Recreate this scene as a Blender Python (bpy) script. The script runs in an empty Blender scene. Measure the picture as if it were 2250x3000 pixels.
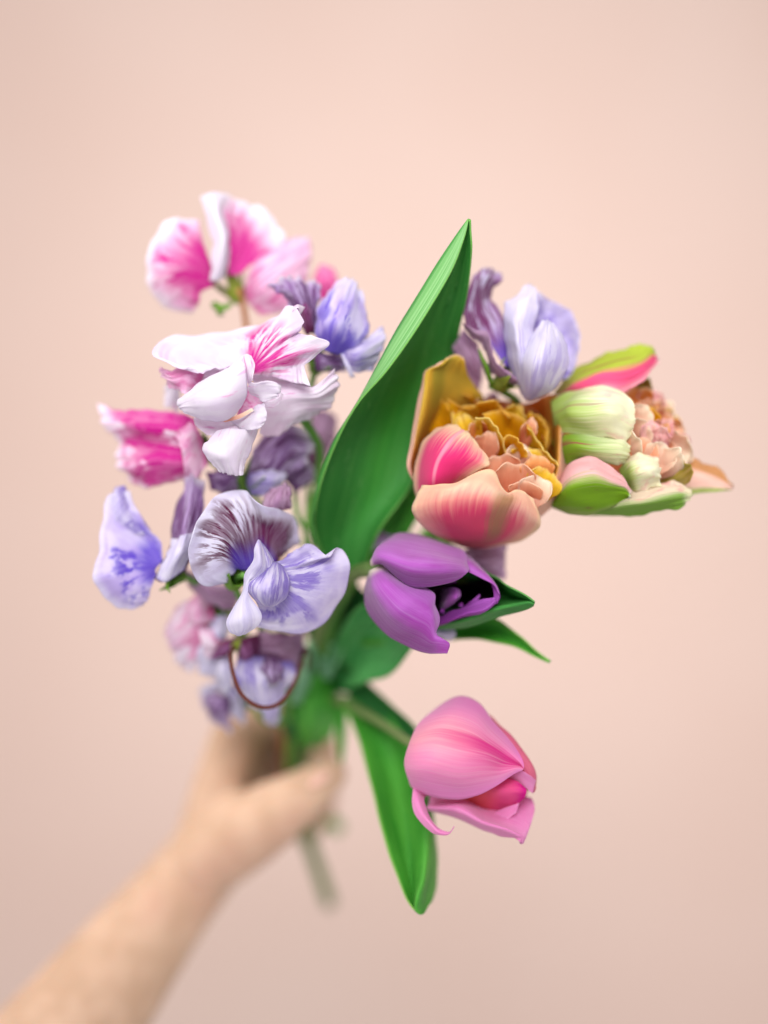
import bpy, math, random
import numpy as np
from mathutils import Vector, Matrix

# ------------------------------------------------------------------ camera, light, exposure
scn = bpy.context.scene
COL = scn.collection
PITCH = math.radians(12.0)
FOCUS = 0.600                     # metres to the front flowers
camd = bpy.data.cameras.new('camera'); cam = bpy.data.objects.new('camera', camd); COL.objects.link(cam)
cam.location = (0, 0, 1.45); cam.rotation_euler = (math.pi/2 - PITCH, 0, 0)
camd.sensor_fit = 'HORIZONTAL'; camd.sensor_width = 24.0; camd.lens = 50.0
camd.clip_start = 0.02; camd.clip_end = 50
camd.dof.use_dof = True; camd.dof.focus_distance = FOCUS; camd.dof.aperture_fstop = 1.35
scn.camera = cam
scn.render.resolution_x = 768; scn.render.resolution_y = 1024

w = bpy.data.worlds.new('World'); scn.world = w; w.use_nodes = True
bg = w.node_tree.nodes['Background']
bg.inputs[0].default_value = (1.0, 0.965, 0.945, 1); bg.inputs[1].default_value = 0.64

def area(name, loc, target, size, power, color, spread=180):
    d = bpy.data.lights.new(name, 'AREA'); d.shape = 'RECTANGLE'; d.size = size[0]; d.size_y = size[1]
    d.energy = power; d.color = color; d.spread = math.radians(spread)
    o = bpy.data.objects.new(name, d); COL.objects.link(o); o.location = loc
    o.rotation_euler = (Vector(target) - Vector(loc)).to_track_quat('-Z', 'Y').to_euler()
    return o
area('window_light', (-0.85, 0.75, 2.2), (0.0, 0.66, 1.34), (0.9, 0.9), 3.8, (1.0, 0.95, 0.88), 110)
area('key_light', (-0.12, -0.45, 2.10), (0.05, 0.58, 1.46), (0.45, 0.45), 0.85, (1.0, 0.985, 0.97), 44)  # added narrow beam, brightens the flowers from above the camera
area('wall_pool_light', (0.15, -0.55, 2.40), (-0.05, 1.9, 1.22), (0.6, 0.6), 2.2, (1.0, 0.97, 0.945), 44)  # added unseen lamp, shapes a bright pool on the wall

scn.view_settings.view_transform = 'Standard'; scn.view_settings.look = 'None'
scn.view_settings.exposure = 0.28; scn.view_settings.gamma = 1.0
scn.view_settings.use_curve_mapping = False
scn.render.engine = 'CYCLES'

# ------------------------------------------------------------------ geometry helpers
RIGHT = np.array([1.0, 0, 0]); UP = np.array([0, math.sin(PITCH), math.cos(PITCH)])
FWD = np.array([0, math.cos(PITCH), -math.sin(PITCH)]); EYE = np.array([0, 0, 1.45])
PX = 24.0/50.0/2250.0
def W(p):
    """(x, y in the 2250x3000 frame, millimetres in front of the focus distance) -> metres in the room"""
    p = np.asarray(p, float); dep = FOCUS - p[..., 2]/1000.0
    X = (p[..., 0]-1125.0)*PX*dep; Y = (1500.0-p[..., 1])*PX*dep
    return EYE + X[..., None]*RIGHT + Y[..., None]*UP + dep[..., None]*FWD
class Crop:
    def __init__(s, ox, oy, k, dd=0): s.ox, s.oy, s.k, s.dd = ox, oy, k, dd
    def __call__(s, rows):
        return [[(s.ox+a/s.k, s.oy+b/s.k, d+s.dd) for a, b, d in r] for r in rows]
    def p(s, pts, d=0): return [(s.ox+q[0]/s.k, s.oy+q[1]/s.k, (q[2] if len(q) > 2 else d)+s.dd) for q in pts]

def crom(P, t):
    P = np.asarray(P, float); n = len(P)
    if n == 1: return np.repeat(P, len(t), 0)
    x = np.clip(t, 0, 1)*(n-1); i = np.minimum(x.astype(int), n-2); f = (x-i)[:, None]
    if n == 2: return P[i]*(1-f)+P[i+1]*f
    Q = np.vstack([2*P[0]-P[1], P, 2*P[-1]-P[-2]])
    a, b, c, d = Q[i], Q[i+1], Q[i+2], Q[i+3]
    return 0.5*(2*b+(c-a)*f+(2*a-5*b+4*c-d)*f**2+(3*b-a-3*c+d)*f**3)

def grid_mesh(name, G, mat, parent, uv=None, thick=0.00035, closed=False):
    nv, nu = G.shape[:2]
    me = bpy.data.meshes.new(name)
    base = np.array(parent.location) if parent is not None else np.zeros(3)
    idx = np.arange(nv*nu).reshape(nv, nu)
    q = np.stack([idx[:-1, :-1], idx[:-1, 1:], idx[1:, 1:], idx[1:, :-1]], -1).reshape(-1, 4)
    me.from_pydata((G.reshape(-1, 3)-base).tolist(), [], q.tolist())
    if uv is None:
        uu, vv = np.meshgrid(np.linspace(0, 1, nu), np.linspace(0, 1, nv)); uv = np.stack([uu, vv], -1)
    lay = me.uv_layers.new(name='UVMap')
    li = np.zeros(len(me.loops), int); me.loops.foreach_get('vertex_index', li)
    lay.data.foreach_set('uv', uv.reshape(-1, 2)[li].ravel())
    me.polygons.foreach_set('use_smooth', [True]*len(me.polygons))
    me.materials.append(mat)
    o = bpy.data.objects.new(name, me); COL.objects.link(o); o.parent = parent
    if thick:
        m = o.modifiers.new('thickness', 'SOLIDIFY'); m.thickness = thick; m.offset = 0
    return o

def normals(G):
    du = np.gradient(G, axis=1); dv = np.gradient(G, axis=0)
    n = np.cross(du, dv); l = np.linalg.norm(n, axis=-1, keepdims=True); return n/np.maximum(l, 1e-9)

def wobble(G, rng, amp, wl):
    out = np.zeros_like(G)
    for _ in range(5):
        k = rng.normal(size=3); k = k/np.linalg.norm(k)*2*math.pi/(wl*rng.uniform(.6, 1.6))
        out += np.sin(G@k+rng.uniform(0, 6.28))[..., None]*rng.normal(size=3)*amp*.4
    return out

SEED = [0]
def petal(name, parent, rows, mat, n=30, ruf=0.0, f=4, thick=0.00035, crumple=0.25, wl=.012):
    """a sheet through rows of points, base row first"""
    SEED[0] += 1; rng = np.random.default_rng(SEED[0]*7+3)
    nu = nv = n
    t = np.linspace(0, 1, nu+1); s = np.linspace(0, 1, nv+1)
    R = np.stack([crom(r, t) for r in rows])
    G = np.stack([crom(R[:, j], s) for j in range(nu+1)], 1)
    G = W(G)
    u, v = np.meshgrid(t, s); N = normals(G)
    ph = rng.uniform(0, 6.28, 6)
    if ruf:
        a = ruf/1000.0
        e1 = v**3*(np.sin(2*math.pi*f*u+ph[0]+1.5*np.sin(2*math.pi*1.3*u+ph[1]))+.5*np.sin(2*math.pi*f*2.3*u+ph[2]))
        e2 = np.abs(2*u-1)**5*(np.sin(2*math.pi*f*.6*v+ph[3]+1.2*np.sin(5*v+ph[4]))+.4*np.sin(2*math.pi*f*1.7*v+ph[5]))*np.minimum(1, v*2)
        G = G+N*((e1+e2)*a)[..., None]
    fade = np.minimum(1, v*3)[..., None]
    G = G+wobble(G, rng, crumple/1000.0, wl)*fade
    return grid_mesh(name, G, mat, parent, thick=thick)

def pad(name, parent, pts, mat, ang=90, slope=.09, bulge=-1.6, ruf=.7, f=5, n=56, thick=.00025, crumple=1.0):
    """a small ruffled petal from its outline; it leans along `ang` (degrees, 0 = right, 90 = up)"""
    SEED[0] += 1; rng = np.random.default_rng(SEED[0]*11+5)
    P = np.array([(a, b, c) for a, b, c in pts], float)
    m = len(P); t = np.linspace(0, 1, n+1)
    Q = np.vstack([P[-1], P, P[0], P[1]])
    x = t*m; i = np.minimum(x.astype(int), m-1); fr = (x-i)[:, None]
    a, b, c, d = Q[i], Q[i+1], Q[i+2], Q[(i+3) % len(Q)]
    E = 0.5*(2*b+(c-a)*fr+(2*a-5*b+4*c-d)*fr**2+(3*b-a-3*c+d)*fr**3)
    C = P.mean(0); th = t*2*math.pi
    ph = rng.uniform(0, 6.28, 6); fk = rng.integers(3, 6)
    E = C+(E-C)*(1+.05*crumple*(np.sin(fk*th+ph[3])+.7*np.sin((2*fk+3)*th+ph[4])+.5*np.sin((4*fk+1)*th+ph[5])))[:, None]
    E[-1] = E[0]; nr = 14
    dx, dy = math.cos(math.radians(ang)), -math.sin(math.radians(ang))
    ref = (E[:, 0]-C[0])*dx+(E[:, 1]-C[1])*dy; L = max(ref.max()-ref.min(), 1)
    sref = (E[:, 0]-C[0])*-dy+(E[:, 1]-C[1])*dx; Ls = max(sref.max()-sref.min(), 1)
    r = np.linspace(0.02, 1, nr+1)
    G = C+(E-C)[None]*r[:, None, None]
    rel = (G[..., 0]-C[0])*dx+(G[..., 1]-C[1])*dy; side = (G[..., 0]-C[0])*-dy+(G[..., 1]-C[1])*dx
    vv = (rel-ref.min())/L; uu = (side-sref.min())/Ls
    dd = rel*slope+bulge*(1-r[:, None]**2)
    dd = dd+ruf*(.2+vv)*r[:, None]**3*(np.sin(f*th+ph[0])+.6*np.sin((2*f+1)*th+ph[1]))[None]
    # pleats running from base to tip
    dd = dd+.55*crumple*np.sin(uu*2*math.pi*rng.uniform(1.2, 2.4)+ph[2]+vv*1.5)*(.3+vv)
    G = G.copy(); G[..., 2] += dd
    G = W(G)
    G = G+wobble(G, rng, .00022*crumple, .006)
    return grid_mesh(name, G, mat, parent, uv=np.stack([uu, vv], -1), thick=thick)

def shell(name, parent, base, tip, width, mat, cup=6.0, curl=3.0, frill=.7, n=26, lift=0.0):
    """inner petal growing from base to tip (frame points), width in frame pixels; cup > 0 is hollow towards the viewer"""
    SEED[0] += 1; rng = np.random.default_rng(SEED[0]*13+1)
    b, t = np.array(base, float), np.array(tip, float)
    ax = t[:2]-b[:2]; L = np.linalg.norm(ax); ax = ax/max(L, 1); sd = np.array([-ax[1], ax[0]])
    u, v = np.meshgrid(np.linspace(-1, 1, n+1), np.linspace(0, 1, n+1))
    ph = rng.uniform(0, 6.28, 8); k = rng.uniform(2.0, 3.6)
    prof = (.38+.62*np.sin(np.minimum(v*1.25, 1)*math.pi/2))*(1-.16*np.clip((v-.8)/.2, 0, 1)**2)
    skew = .12*np.sin(ph[0])*v
    notch = .045*np.sin(k*u+ph[1])+.03*np.sin(k*2.3*u+ph[2])
    len_ = v*(1-.24*np.abs(u)**2.4*v+notch*v*v)
    x = b[0]+ax[0]*L*len_+sd[0]*(u+skew)*width*.5*prof
    y = b[1]+ax[1]*L*len_+sd[1]*(u+skew)*width*.5*prof
    d = b[2]+(t[2]-b[2])*v+lift*np.sin(v*math.pi)
    d = d+cup*(u**2-.4)*np.sin(np.minimum(1, v*1.3)*math.pi/2)-curl*np.clip((v-.62)/.38, 0, 1)**2*math.copysign(1, cup)
    d = d+frill*v**3*(np.sin(k*1.5*u+ph[3])+.5*np.sin(k*3*u+ph[4]))+.3*frill*np.sin(k*1.6*u+ph[5]+2*v)
    G = W(np.stack([x, y, d], -1)); G = G+wobble(G, rng, .00012, .005)
    return grid_mesh(name, G, mat, parent, thick=.0003)

def tube(name, parent, pts, rad, mat, n=40, sides=12, cap=True):
    """round stem through points; rad in millimetres (number or list along the length)"""
    C = W(crom(np.array(pts, float), np.linspace(0, 1, n+1)))
    rr = np.interp(np.linspace(0, 1, n+1), np.linspace(0, 1, len(rad)), rad)/1000.0 if hasattr(rad, '__len__') else np.full(n+1, rad/1000.0)
    T = np.gradient(C, axis=0); T /= np.linalg.norm(T, axis=1, keepdims=True)
    ref = np.array([.3, .8, .52]); th = np.linspace(0, 2*math.pi, sides+1)
    G = []
    for k in range(n+1):
        a = np.cross(T[k], ref); a /= np.linalg.norm(a); b = np.cross(T[k], a)
        G.append(C[k]+rr[k]*(np.cos(th)[:, None]*a+np.sin(th)[:, None]*b))
    if cap:
        G = [np.repeat(C[:1], sides+1, 0)]+G+[np.repeat(C[-1:], sides+1, 0)]
    return grid_mesh(name, np.array(G), mat, parent, thick=0)

def calyx(parent, p, q, mat, size=1.0, name='calyx'):
    """green cup with five pointed sepals, from stem point p opening towards q"""
    A = W(np.array([p], float))[0]; B = W(np.array([q], float))[0]
    ax = (B-A)/np.linalg.norm(B-A)
    a = np.cross(ax, [.3, .8, .52]); a /= np.linalg.norm(a); b = np.cross(ax, a)
    th = np.linspace(0, 2*math.pi, 41)
    prof = [(0, .6), (.8, 2.2), (2.5, 3.4), (5, 4.0), (7.0, 4.5)]
    G = []
    for h, r in prof: G.append(A+(ax*h+0*a)*size/1000+(r*size/1000)*(np.cos(th)[:, None]*a+np.sin(th)[:, None]*b))
    star = np.abs(((th/(2*math.pi)*5) % 1)-.5)*2                      # 1 at sepal tips
    for k in (1, 2, 3, 4):
        ext = 7+star**1.6*2.4*k; r = 4.5+star*(.9*k)
        G.append(A+ax*(ext*size/1000)[:, None]+(r*size/1000)[:, None]*(np.cos(th)[:, None]*a+np.sin(th)[:, None]*b))
    return grid_mesh(name, np.array(G), mat, parent, thick=.0004)

def thing(name, at, label, cat, group=None):
    o = bpy.data.objects.new(name, None); COL.objects.link(o)
    o.location = W(np.array([at], float))[0]; o.empty_display_size = .01
    o['label'] = label; o['category'] = cat
    if group: o['group'] = group
    return o

# ------------------------------------------------------------------ material helpers
def lin(h):
    h = h.lstrip('#'); c = [int(h[i:i+2], 16)/255 for i in (0, 2, 4)]
    return tuple(x/12.92 if x <= .04045 else ((x+.055)/1.055)**2.4 for x in c)+(1.0,)

class Sk:
    def __init__(s, g, k): s.g, s.k = g, k
    def _m(s, op, o, rev=False):
        n = s.g.nt.nodes.new('ShaderNodeMath'); n.operation = op
        a, b = (o, s) if rev else (s, o)
        for i, x in enumerate((a, b)):
            if isinstance(x, Sk): s.g.nt.links.new(x.k, n.inputs[i])
            elif x is not None: n.inputs[i].default_value = x
        return Sk(s.g, n.outputs[0])
    def __add__(s, o): return s._m('ADD', o)
    __radd__ = __add__
    def __sub__(s, o): return s._m('SUBTRACT', o)
    def __rsub__(s, o): return s._m('SUBTRACT', o, True)
    def __mul__(s, o): return s._m('MULTIPLY', o)
    __rmul__ = __mul__
    def __pow__(s, o): return s._m('POWER', o)
    def abs(s): return s._m('ABSOLUTE', None)
    def min(s, o): return s._m('MINIMUM', o)
    def max(s, o): return s._m('MAXIMUM', o)
    def ss(s, lo, hi):
        n = s.g.nt.nodes.new('ShaderNodeMapRange'); n.interpolation_type = 'SMOOTHSTEP'
        s.g.nt.links.new(s.k, n.inputs[0]); n.inputs[1].default_value = lo; n.inputs[2].default_value = hi
        return Sk(s.g, n.outputs[0])
class Gr:
    def __init__(g, nt):
        g.nt = nt
        uv = nt.nodes.new('ShaderNodeTexCoord'); sp = nt.nodes.new('ShaderNodeSeparateXYZ')
        nt.links.new(uv.outputs['UV'], sp.inputs[0]); g.u = Sk(g, sp.outputs[0]); g.v = Sk(g, sp.outputs[1])
        oi = nt.nodes.new('ShaderNodeObjectInfo'); g.rnd = Sk(g, oi.outputs['Random'])
        g.obj = uv.outputs['Object']; g.c = (g.u-.5).abs()*2.0                # 0 on the midrib, 1 at the side edges
    def noise(g, su, sv, z=0.0, detail=3.0, rough=.55):
        cb = g.nt.nodes.new('ShaderNodeCombineXYZ')
        for i, x in enumerate((g.u*su, g.v*sv, g.rnd*37.0+z)): g.nt.links.new(x.k, cb.inputs[i])
        n = g.nt.nodes.new('ShaderNodeTexNoise'); n.inputs['Scale'].default_value = 1.0
        n.inputs['Detail'].default_value = detail; n.inputs['Roughness'].default_value = rough
        g.nt.links.new(cb.outputs[0], n.inputs['Vector']); return Sk(g, n.outputs[0])
    def solid(g, scale, detail=3.0):
        n = g.nt.nodes.new('ShaderNodeTexNoise'); n.inputs['Scale'].default_value = scale
        n.inputs['Detail'].default_value = detail; g.nt.links.new(g.obj, n.inputs['Vector']); return Sk(g, n.outputs[0])
    def mix(g, a, b, f):
        n = g.nt.nodes.new('ShaderNodeMix'); n.data_type = 'RGBA'
        if isinstance(f, Sk): g.nt.links.new(f.k, n.inputs[0])
        else: n.inputs[0].default_value = f
        for s, x in ((6, a), (7, b)):
            if isinstance(x, Sk): g.nt.links.new(x.k, n.inputs[s])
            else: n.inputs[s].default_value = lin(x)
        return Sk(g, n.outputs[2])

MATS = {}
def mat(name, fn, rough=.6, trans=.38, bump=.25, spec=.12, vein=(60, 1.5), sss=0.0, sheen=0.0):
    m = bpy.data.materials.new(name); m.use_nodes = True; nt = m.node_tree
    for n in list(nt.nodes): nt.nodes.remove(n)
    g = Gr(nt); col = fn(g)
    out = nt.nodes.new('ShaderNodeOutputMaterial'); p = nt.nodes.new('ShaderNodeBsdfPrincipled')
    p.inputs['Roughness'].default_value = rough; p.inputs['Specular IOR Level'].default_value = spec
    if sheen: p.inputs['Sheen Weight'].default_value = sheen
    if sss:
        p.inputs['Subsurface Weight'].default_value = sss; p.inputs['Subsurface Radius'].default_value = (.012, .005, .003)
        p.inputs['Subsurface Scale'].default_value = 1.0
    nt.links.new(col.k, p.inputs['Base Color'])
    if bump:
        h = g.noise(vein[0], vein[1], 3.0, 2.0)+g.noise(7, 7, 9.0, 3.0)*.6
        b = nt.nodes.new('ShaderNodeBump'); b.inputs['Strength'].default_value = bump; b.inputs['Distance'].default_value = .0008
        nt.links.new(h.k, b.inputs['Height']); nt.links.new(b.outputs[0], p.inputs['Normal'])
    if trans:
        t = nt.nodes.new('ShaderNodeBsdfTranslucent'); nt.links.new(col.k, t.inputs[0])
        x = nt.nodes.new('ShaderNodeMixShader'); x.inputs[0].default_value = trans
        nt.links.new(p.outputs[0], x.inputs[1]); nt.links.new(t.outputs[0], x.inputs[2]); nt.links.new(x.outputs[0], out.inputs[0])
    else: nt.links.new(p.outputs[0], out.inputs[0])
    MATS[name] = m; return m

def streaked(base, tint, streak, lo=.5, su=26, reach=.9, cmin=-.2, cmax=1.2, throat=None, tv=0, pale=.5, edge=None, sv=1.6, amt=.9, right=None):
    """petal ground colour with pigment streaks that fan out from the throat"""
    def f(g):
        a = g.noise(5, 2.5, 1.0); col = g.mix(base, tint, a.ss(.4, .62)*pale)
        side = g.u.ss(cmin-.12, cmin+.06)*(1-g.u.ss(cmax-.06, cmax+.12))
        fan = (1-(g.v+g.noise(9, 1, 5.0, 2)*1.1-.55).ss(reach*.5, reach))
        st = g.noise(su, sv, 2.0, 4.0, .65).ss(lo, lo+.07)
        st2 = g.noise(su*.4, sv*.8, 7.0, 2.0).ss(lo, lo+.10)
        k = (st*fan).max(st2*fan*.8)
        if tv:
            k = k.max(1-(g.v+g.noise(7, 2, 15.0)*.5-.25).ss(tv*.4, tv*1.3))
        col = g.mix(col, streak, k*side*amt)
        if right: col = g.mix(col, right, (g.u+a*.3-.15).ss(.58, .74)*(1-(g.v+g.noise(16, 2, 31.0)*.6-.3).ss(.5, .95))*.9)
        if throat: col = g.mix(col, throat, (1-(g.v+a*.2-.1).ss(.1, .32))*.9)
        if edge: col = g.mix(col, edge, (g.v+a*.2-.1).ss(.82, .98)*.8)
        fine = g.noise(90, 2.0, 21.0, 2.0).ss(.42, .62)
        return g.mix(col, tint, fine*.22)
    return f

WHITE = dict(rough=.7, trans=.45, bump=.35, spec=.1, sheen=.15, vein=(80, 1.2))
mat('pea_white', streaked('#ebe6f0', '#e2d6ea', '#e03ab0', .60, 16, .35, .2, .8), **WHITE)
mat('pea_white_streaked', streaked('#eae4ef', '#e4d2ea', '#d00c96', .47, 30, .95, .32, .92, tv=.34, pale=.8, amt=1), **WHITE)
mat('pea_white_shaded', streaked('#f0e9f4', '#e6d3e6', '#d86abc', .6, 14, .6, pale=.8), **WHITE)  # pinker white, shaded look of inner petals put into the colour
mat('pea_magenta', streaked('#f3e9f5', '#f0b8e0', '#cc0894', .45, 9, 1.2, .0, 1.0, tv=.3, pale=1, edge='#f4eef6', sv=4.0, amt=1), **WHITE)
mat('pea_magenta_soft', streaked('#f2e8f4', '#f0c6e6', '#d00694', .48, 8, .95, .0, 1.0, tv=.66, pale=.8, edge='#f4eff6', amt=1), **WHITE)
mat('pea_pale_pink', streaked('#f0e4f0', '#ecc8e2', '#d848a0', .52, 7, .8, tv=.32, pale=.9, amt=.8, sv=2.4), **WHITE)
mat('pea_blush', streaked('#f3d6ea', '#eab2d8', '#d948a4', .54, 8, 1.0, tv=.15, pale=.8, amt=.7), **WHITE)
mat('pea_hotpink', streaked('#f0a0ce', '#e664b0', '#dc3c9e', .5, 8, 1.1, tv=.3), **WHITE)
mat('pea_lavender', streaked('#cdc3e8', '#e2dcf1', '#7452c4', .50, 12, .9, tv=.16, pale=1, amt=.75), **WHITE)
mat('pea_lavender_pale', streaked('#d8d2ec', '#e8e4f4', '#9a7ed4', .56, 7, .8, tv=.06, pale=1, amt=.4), **WHITE)
mat('pea_violet', streaked('#dcd4f0', '#c6b4e8', '#5e3ecc', .52, 8, .9, .05, .95, tv=.34, pale=.9, edge='#e8e5f7', sv=2.2), **WHITE)
mat('pea_maroon_streak', streaked('#e2e0f1', '#d6cfe8', '#5e0a3e', .475, 34, 1.0, .2, 1.2, throat='#5c3cc0', tv=.26, pale=.7, amt=1, right='#6a1450'), **WHITE)
mat('pea_maroon_fleck', streaked('#d6cfe8', '#bfa2cf', '#72105a', .47, 12, 1.3, throat='#7a5ad0', tv=.0, pale=1, sv=3, amt=1), **WHITE)
mat('pea_mauve', streaked('#cfaecd', '#bd96ba', '#7a2a60', .53, 14, 1.0, tv=.1, pale=1, amt=.7), **WHITE)
mat('pea_maroon', streaked('#a870a4', '#8e4c84', '#5a0e38', .48, 12, 1.1, tv=.3, pale=1), **WHITE)
mat('pea_dusky', streaked('#c2add2', '#a886bc', '#602064', .5, 11, 1.1, tv=.2, pale=1, edge='#dedbe4', sv=2.4), **WHITE)

def veined(c1, c2, c3=None, su=70, lo=.35, hi=.7):
    def f(g):
        col = g.mix(c1, c2, g.noise(3, 2.2, 1.0).ss(.3, .7))
        if c3: col = g.mix(col, c3, g.noise(su, 1.5, 4.0).ss(lo, hi)*.5)
        return col
    return f
def tulip_pink(g):
    n = g.noise(70, 1.3, 4.0, 4.0, .7); n2 = g.noise(3, 2, 1.); w = g.noise(18, 1.0, 11.0, 3.0)
    col = g.mix('#f49ecc', '#f092d8', (g.c+n2*.4-.2).ss(.3, .95))
    col = g.mix(col, '#f5b2bc', (1-((g.u-.45).abs()*1.6+(g.v-.32).abs()).ss(.05, .5))*.8)
    mid = 1-((g.u-.47+w*.5-.25).abs()*2).ss(.0, .66)
    col = g.mix(col, '#dd1e8e', mid*(g.v+w*.7-.35).ss(.25, .68)*.95)
    col = g.mix(col, '#dc62b6', (1-g.u.ss(.0, .28))*g.v.ss(.15, .5)*.5)
    col = g.mix(col, '#f9d0e6', n.ss(.5, .66)*.2)
    return g.mix(col, '#de68b4', (1-n.ss(.34, .48))*.18)
mat('tulip_pink', tulip_pink, rough=.6, trans=.4, bump=.3, vein=(90, 1.2), sheen=.3, spec=.12)
mat('tulip_pink_roll', veined('#f09cd4', '#ea86c8', '#f6bce0', 80), rough=.6, trans=.4, bump=.3, sheen=.25, spec=.12)
mat('tulip_coral', lambda g: g.mix(g.mix('#f07a7e', '#ee62a0', g.v.ss(.3, .6)), '#e0249a', (g.v+g.noise(8, 3)*.3-.15).ss(.65, .95)), rough=.6, trans=.4, spec=.1)
mat('tulip_crimson', veined('#cc1450', '#d83a78', '#b40c40'), rough=.45, trans=.25)  # deep red inside, also stands in for shade in the cup
mat('tulip_rose', veined('#e87a8c', '#dc5c92', '#f0a0b4'), rough=.6, trans=.4, spec=.1)
def tulip_purple(g):
    n = g.noise(110, 2.0, 4.0, 4.0, .7); w = g.noise(14, 1.2, 11.0, 3.0)
    col = g.mix('#b45fc0', '#a23fa8', (g.noise(3, 2.5, 1.)+g.u*.35-.17).ss(.3, .75))
    col = g.mix(col, '#7c2284', (g.u+w*.5-.25).ss(.55, .95)*(1-g.v.ss(.7, .95))*.75)
    col = g.mix(col, '#c48cd4', w.ss(.45, .75)*.3)
    col = g.mix(col, '#cf9cda', n.ss(.5, .66)*.22); col = g.mix(col, '#8a3292', (1-n.ss(.34, .48))*.22)
    return g.mix(col, '#e6dcc8', 1-(g.v+n*.06).ss(.03, .10))
mat('tulip_purple', tulip_purple, rough=.6, trans=.3, bump=.3, vein=(100, 1.2), sheen=.3, spec=.12)
mat('tulip_purple_edge', lambda g: g.mix(g.mix('#8a3a96', '#a85ab8', g.v.ss(.2, .9)), '#6a1a74', g.noise(40, 2).ss(.5, .7)*.4), rough=.6, trans=.3, spec=.12)
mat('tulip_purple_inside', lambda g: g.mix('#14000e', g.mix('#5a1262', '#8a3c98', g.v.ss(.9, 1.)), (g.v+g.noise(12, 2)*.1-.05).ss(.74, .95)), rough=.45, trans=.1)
# peach double tulip
def peach_front(g):
    n = g.noise(40, 1.5, 4.0); n2 = g.noise(4, 3, 1.)
    col = g.mix('#f6d6bc', '#f2b49a', n2.ss(.3, .7)*.7)
    body = (1-(g.v+n*.35-.17).ss(.42, .85))*(1-(g.c+n*.2-.1).ss(.55, 1.0))
    col = g.mix(col, '#dc2a6c', body*.95)
    rib = 1-(g.u-.63+n*.12-.06).abs().ss(.02, .15)
    col = g.mix(col, '#a87c52', rib*(1-g.v.ss(.75, 1.))*g.v.ss(.05, .3)*.85)
    return g.mix(col, '#f6e2b8', (g.v.ss(.9, 1.)).max(g.c.ss(.9, 1.))*.6)
mat('peach_front', peach_front, rough=.6, trans=.4, bump=.3, vein=(80, 1.3), sheen=.2, spec=.12)
def peach_side(g):
    n = g.noise(40, 1.5, 4.0)
    body = (1-(g.v+n*.4-.2).ss(.42, .85))*(1-(g.c+n*.2-.1).ss(.6, 1.05))
    col = g.mix('#f7dcb8', '#e83a84', body)
    rib = 1-(g.u-.5+g.v*.0).abs().ss(.01, .05)
    return g.mix(col, '#f2a8c0', rib*(g.v.ss(.05, .3))*.75)
mat('peach_side', peach_side, rough=.6, trans=.4, bump=.3, vein=(80, 1.3), sheen=.2, spec=.12)
def peach_back(g):
    n = g.noise(40, 1.5, 4.0); n2 = g.noise(3, 2, 2.)
    col = g.mix('#e4b840', '#c8aa42', n2.ss(.35, .65))
    col = g.mix(col, '#a04a20', (1-(g.v+n*.3-.15).ss(.1, .55))*(1-g.u.ss(.45, .8))*.85)
    col = g.mix(col, '#a89a3a', (1-(g.u-.55+n*.1-.05).abs().ss(.03, .14))*g.v.ss(.3, .6)*.7)
    col = g.mix(col, '#f2c6b4', 1-(g.u+n*.08-.04).ss(.14, .26))
    return g.mix(col, '#f0cdb0', g.v.ss(.93, 1.)*.8)
mat('peach_back', peach_back, rough=.6, trans=.4, spec=.1)
def peach_right(g):
    n = g.noise(40, 1.5, 4.0)
    col = g.mix('#cf9a3a', '#d88a48', (g.v+n*.3-.15).ss(.4, .9))
    col = g.mix(col, '#a87a28', g.u.ss(.3, .5)*(1-g.u.ss(.52, .66))*.7)
    return g.mix(col, '#f4c8b2', (g.u+n*.06-.03).ss(.66, .76))
mat('peach_right', peach_right, rough=.6, trans=.4, spec=.1)
def gold(c1, c2, rim):
    def f(g):
        n = g.noise(30, 1.6, 4.)
        col = g.mix(c1, c2, (g.v+n*.5-.25).ss(.1, .9))
        return g.mix(col, rim, (g.v+n*.3-.15).ss(.8, 1.05)*.7)
    return f
mat('inner_gold', gold('#e0a20a', '#f2c220', '#f4d680'), rough=.6, trans=.5, spec=.1)
mat('inner_yellow', gold('#e4b812', '#f4d644', '#f6e6a8'), rough=.6, trans=.5, spec=.1)
mat('inner_orange', gold('#e69040', '#f2b878', '#f6e0c4'), rough=.6, trans=.5, spec=.1)
mat('inner_peach', gold('#f0a078', '#f6c4a2', '#f8e4d0'), rough=.6, trans=.5, spec=.1)
mat('inner_cream', gold('#f2c0a8', '#f5e0cc', '#f8f2e2'), rough=.6, trans=.5, spec=.1)
mat('inner_dark', veined('#3a1606', '#5a2a0c'), rough=.6, trans=.1)
# green and cream double tulip
def parrot(base, green, tipc, blush, gl=.15, gh=.6, side=.5, stripe='#a85858', sfac=.6, sv=.6):
    def f(g):
        n = g.noise(26, 1.8, 4.0, 4.0); n2 = g.noise(4, 3, 1.)
        col = g.mix(base, tipc, n2.ss(.3, .7))
        col = g.mix(col, blush, g.noise(5, 3, 12.).ss(.52, .72)*.75)
        col = g.mix(green, col, (g.v+n*.45-.22-(g.u-side).abs()*-.25).ss(gl, gh))
        st = (g.noise(9, .8, 8.0, 2.).ss(.58, .66))*(1-g.v.ss(sv*.6, sv))*sfac
        return g.mix(col, stripe, st)
    return f
mat('parrot_white', parrot('#f2f1cf', '#aecb58', '#f5f4de', '#f0c8c0', .12, .62, sfac=.4), rough=.62, trans=.4, spec=.1, sheen=.1)
mat('parrot_green', parrot('#e8edc2', '#8fb53a', '#eef2d2', '#e8b8b8', .3, .9, sfac=.9, sv=.9), rough=.62, trans=.4, spec=.1)
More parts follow.
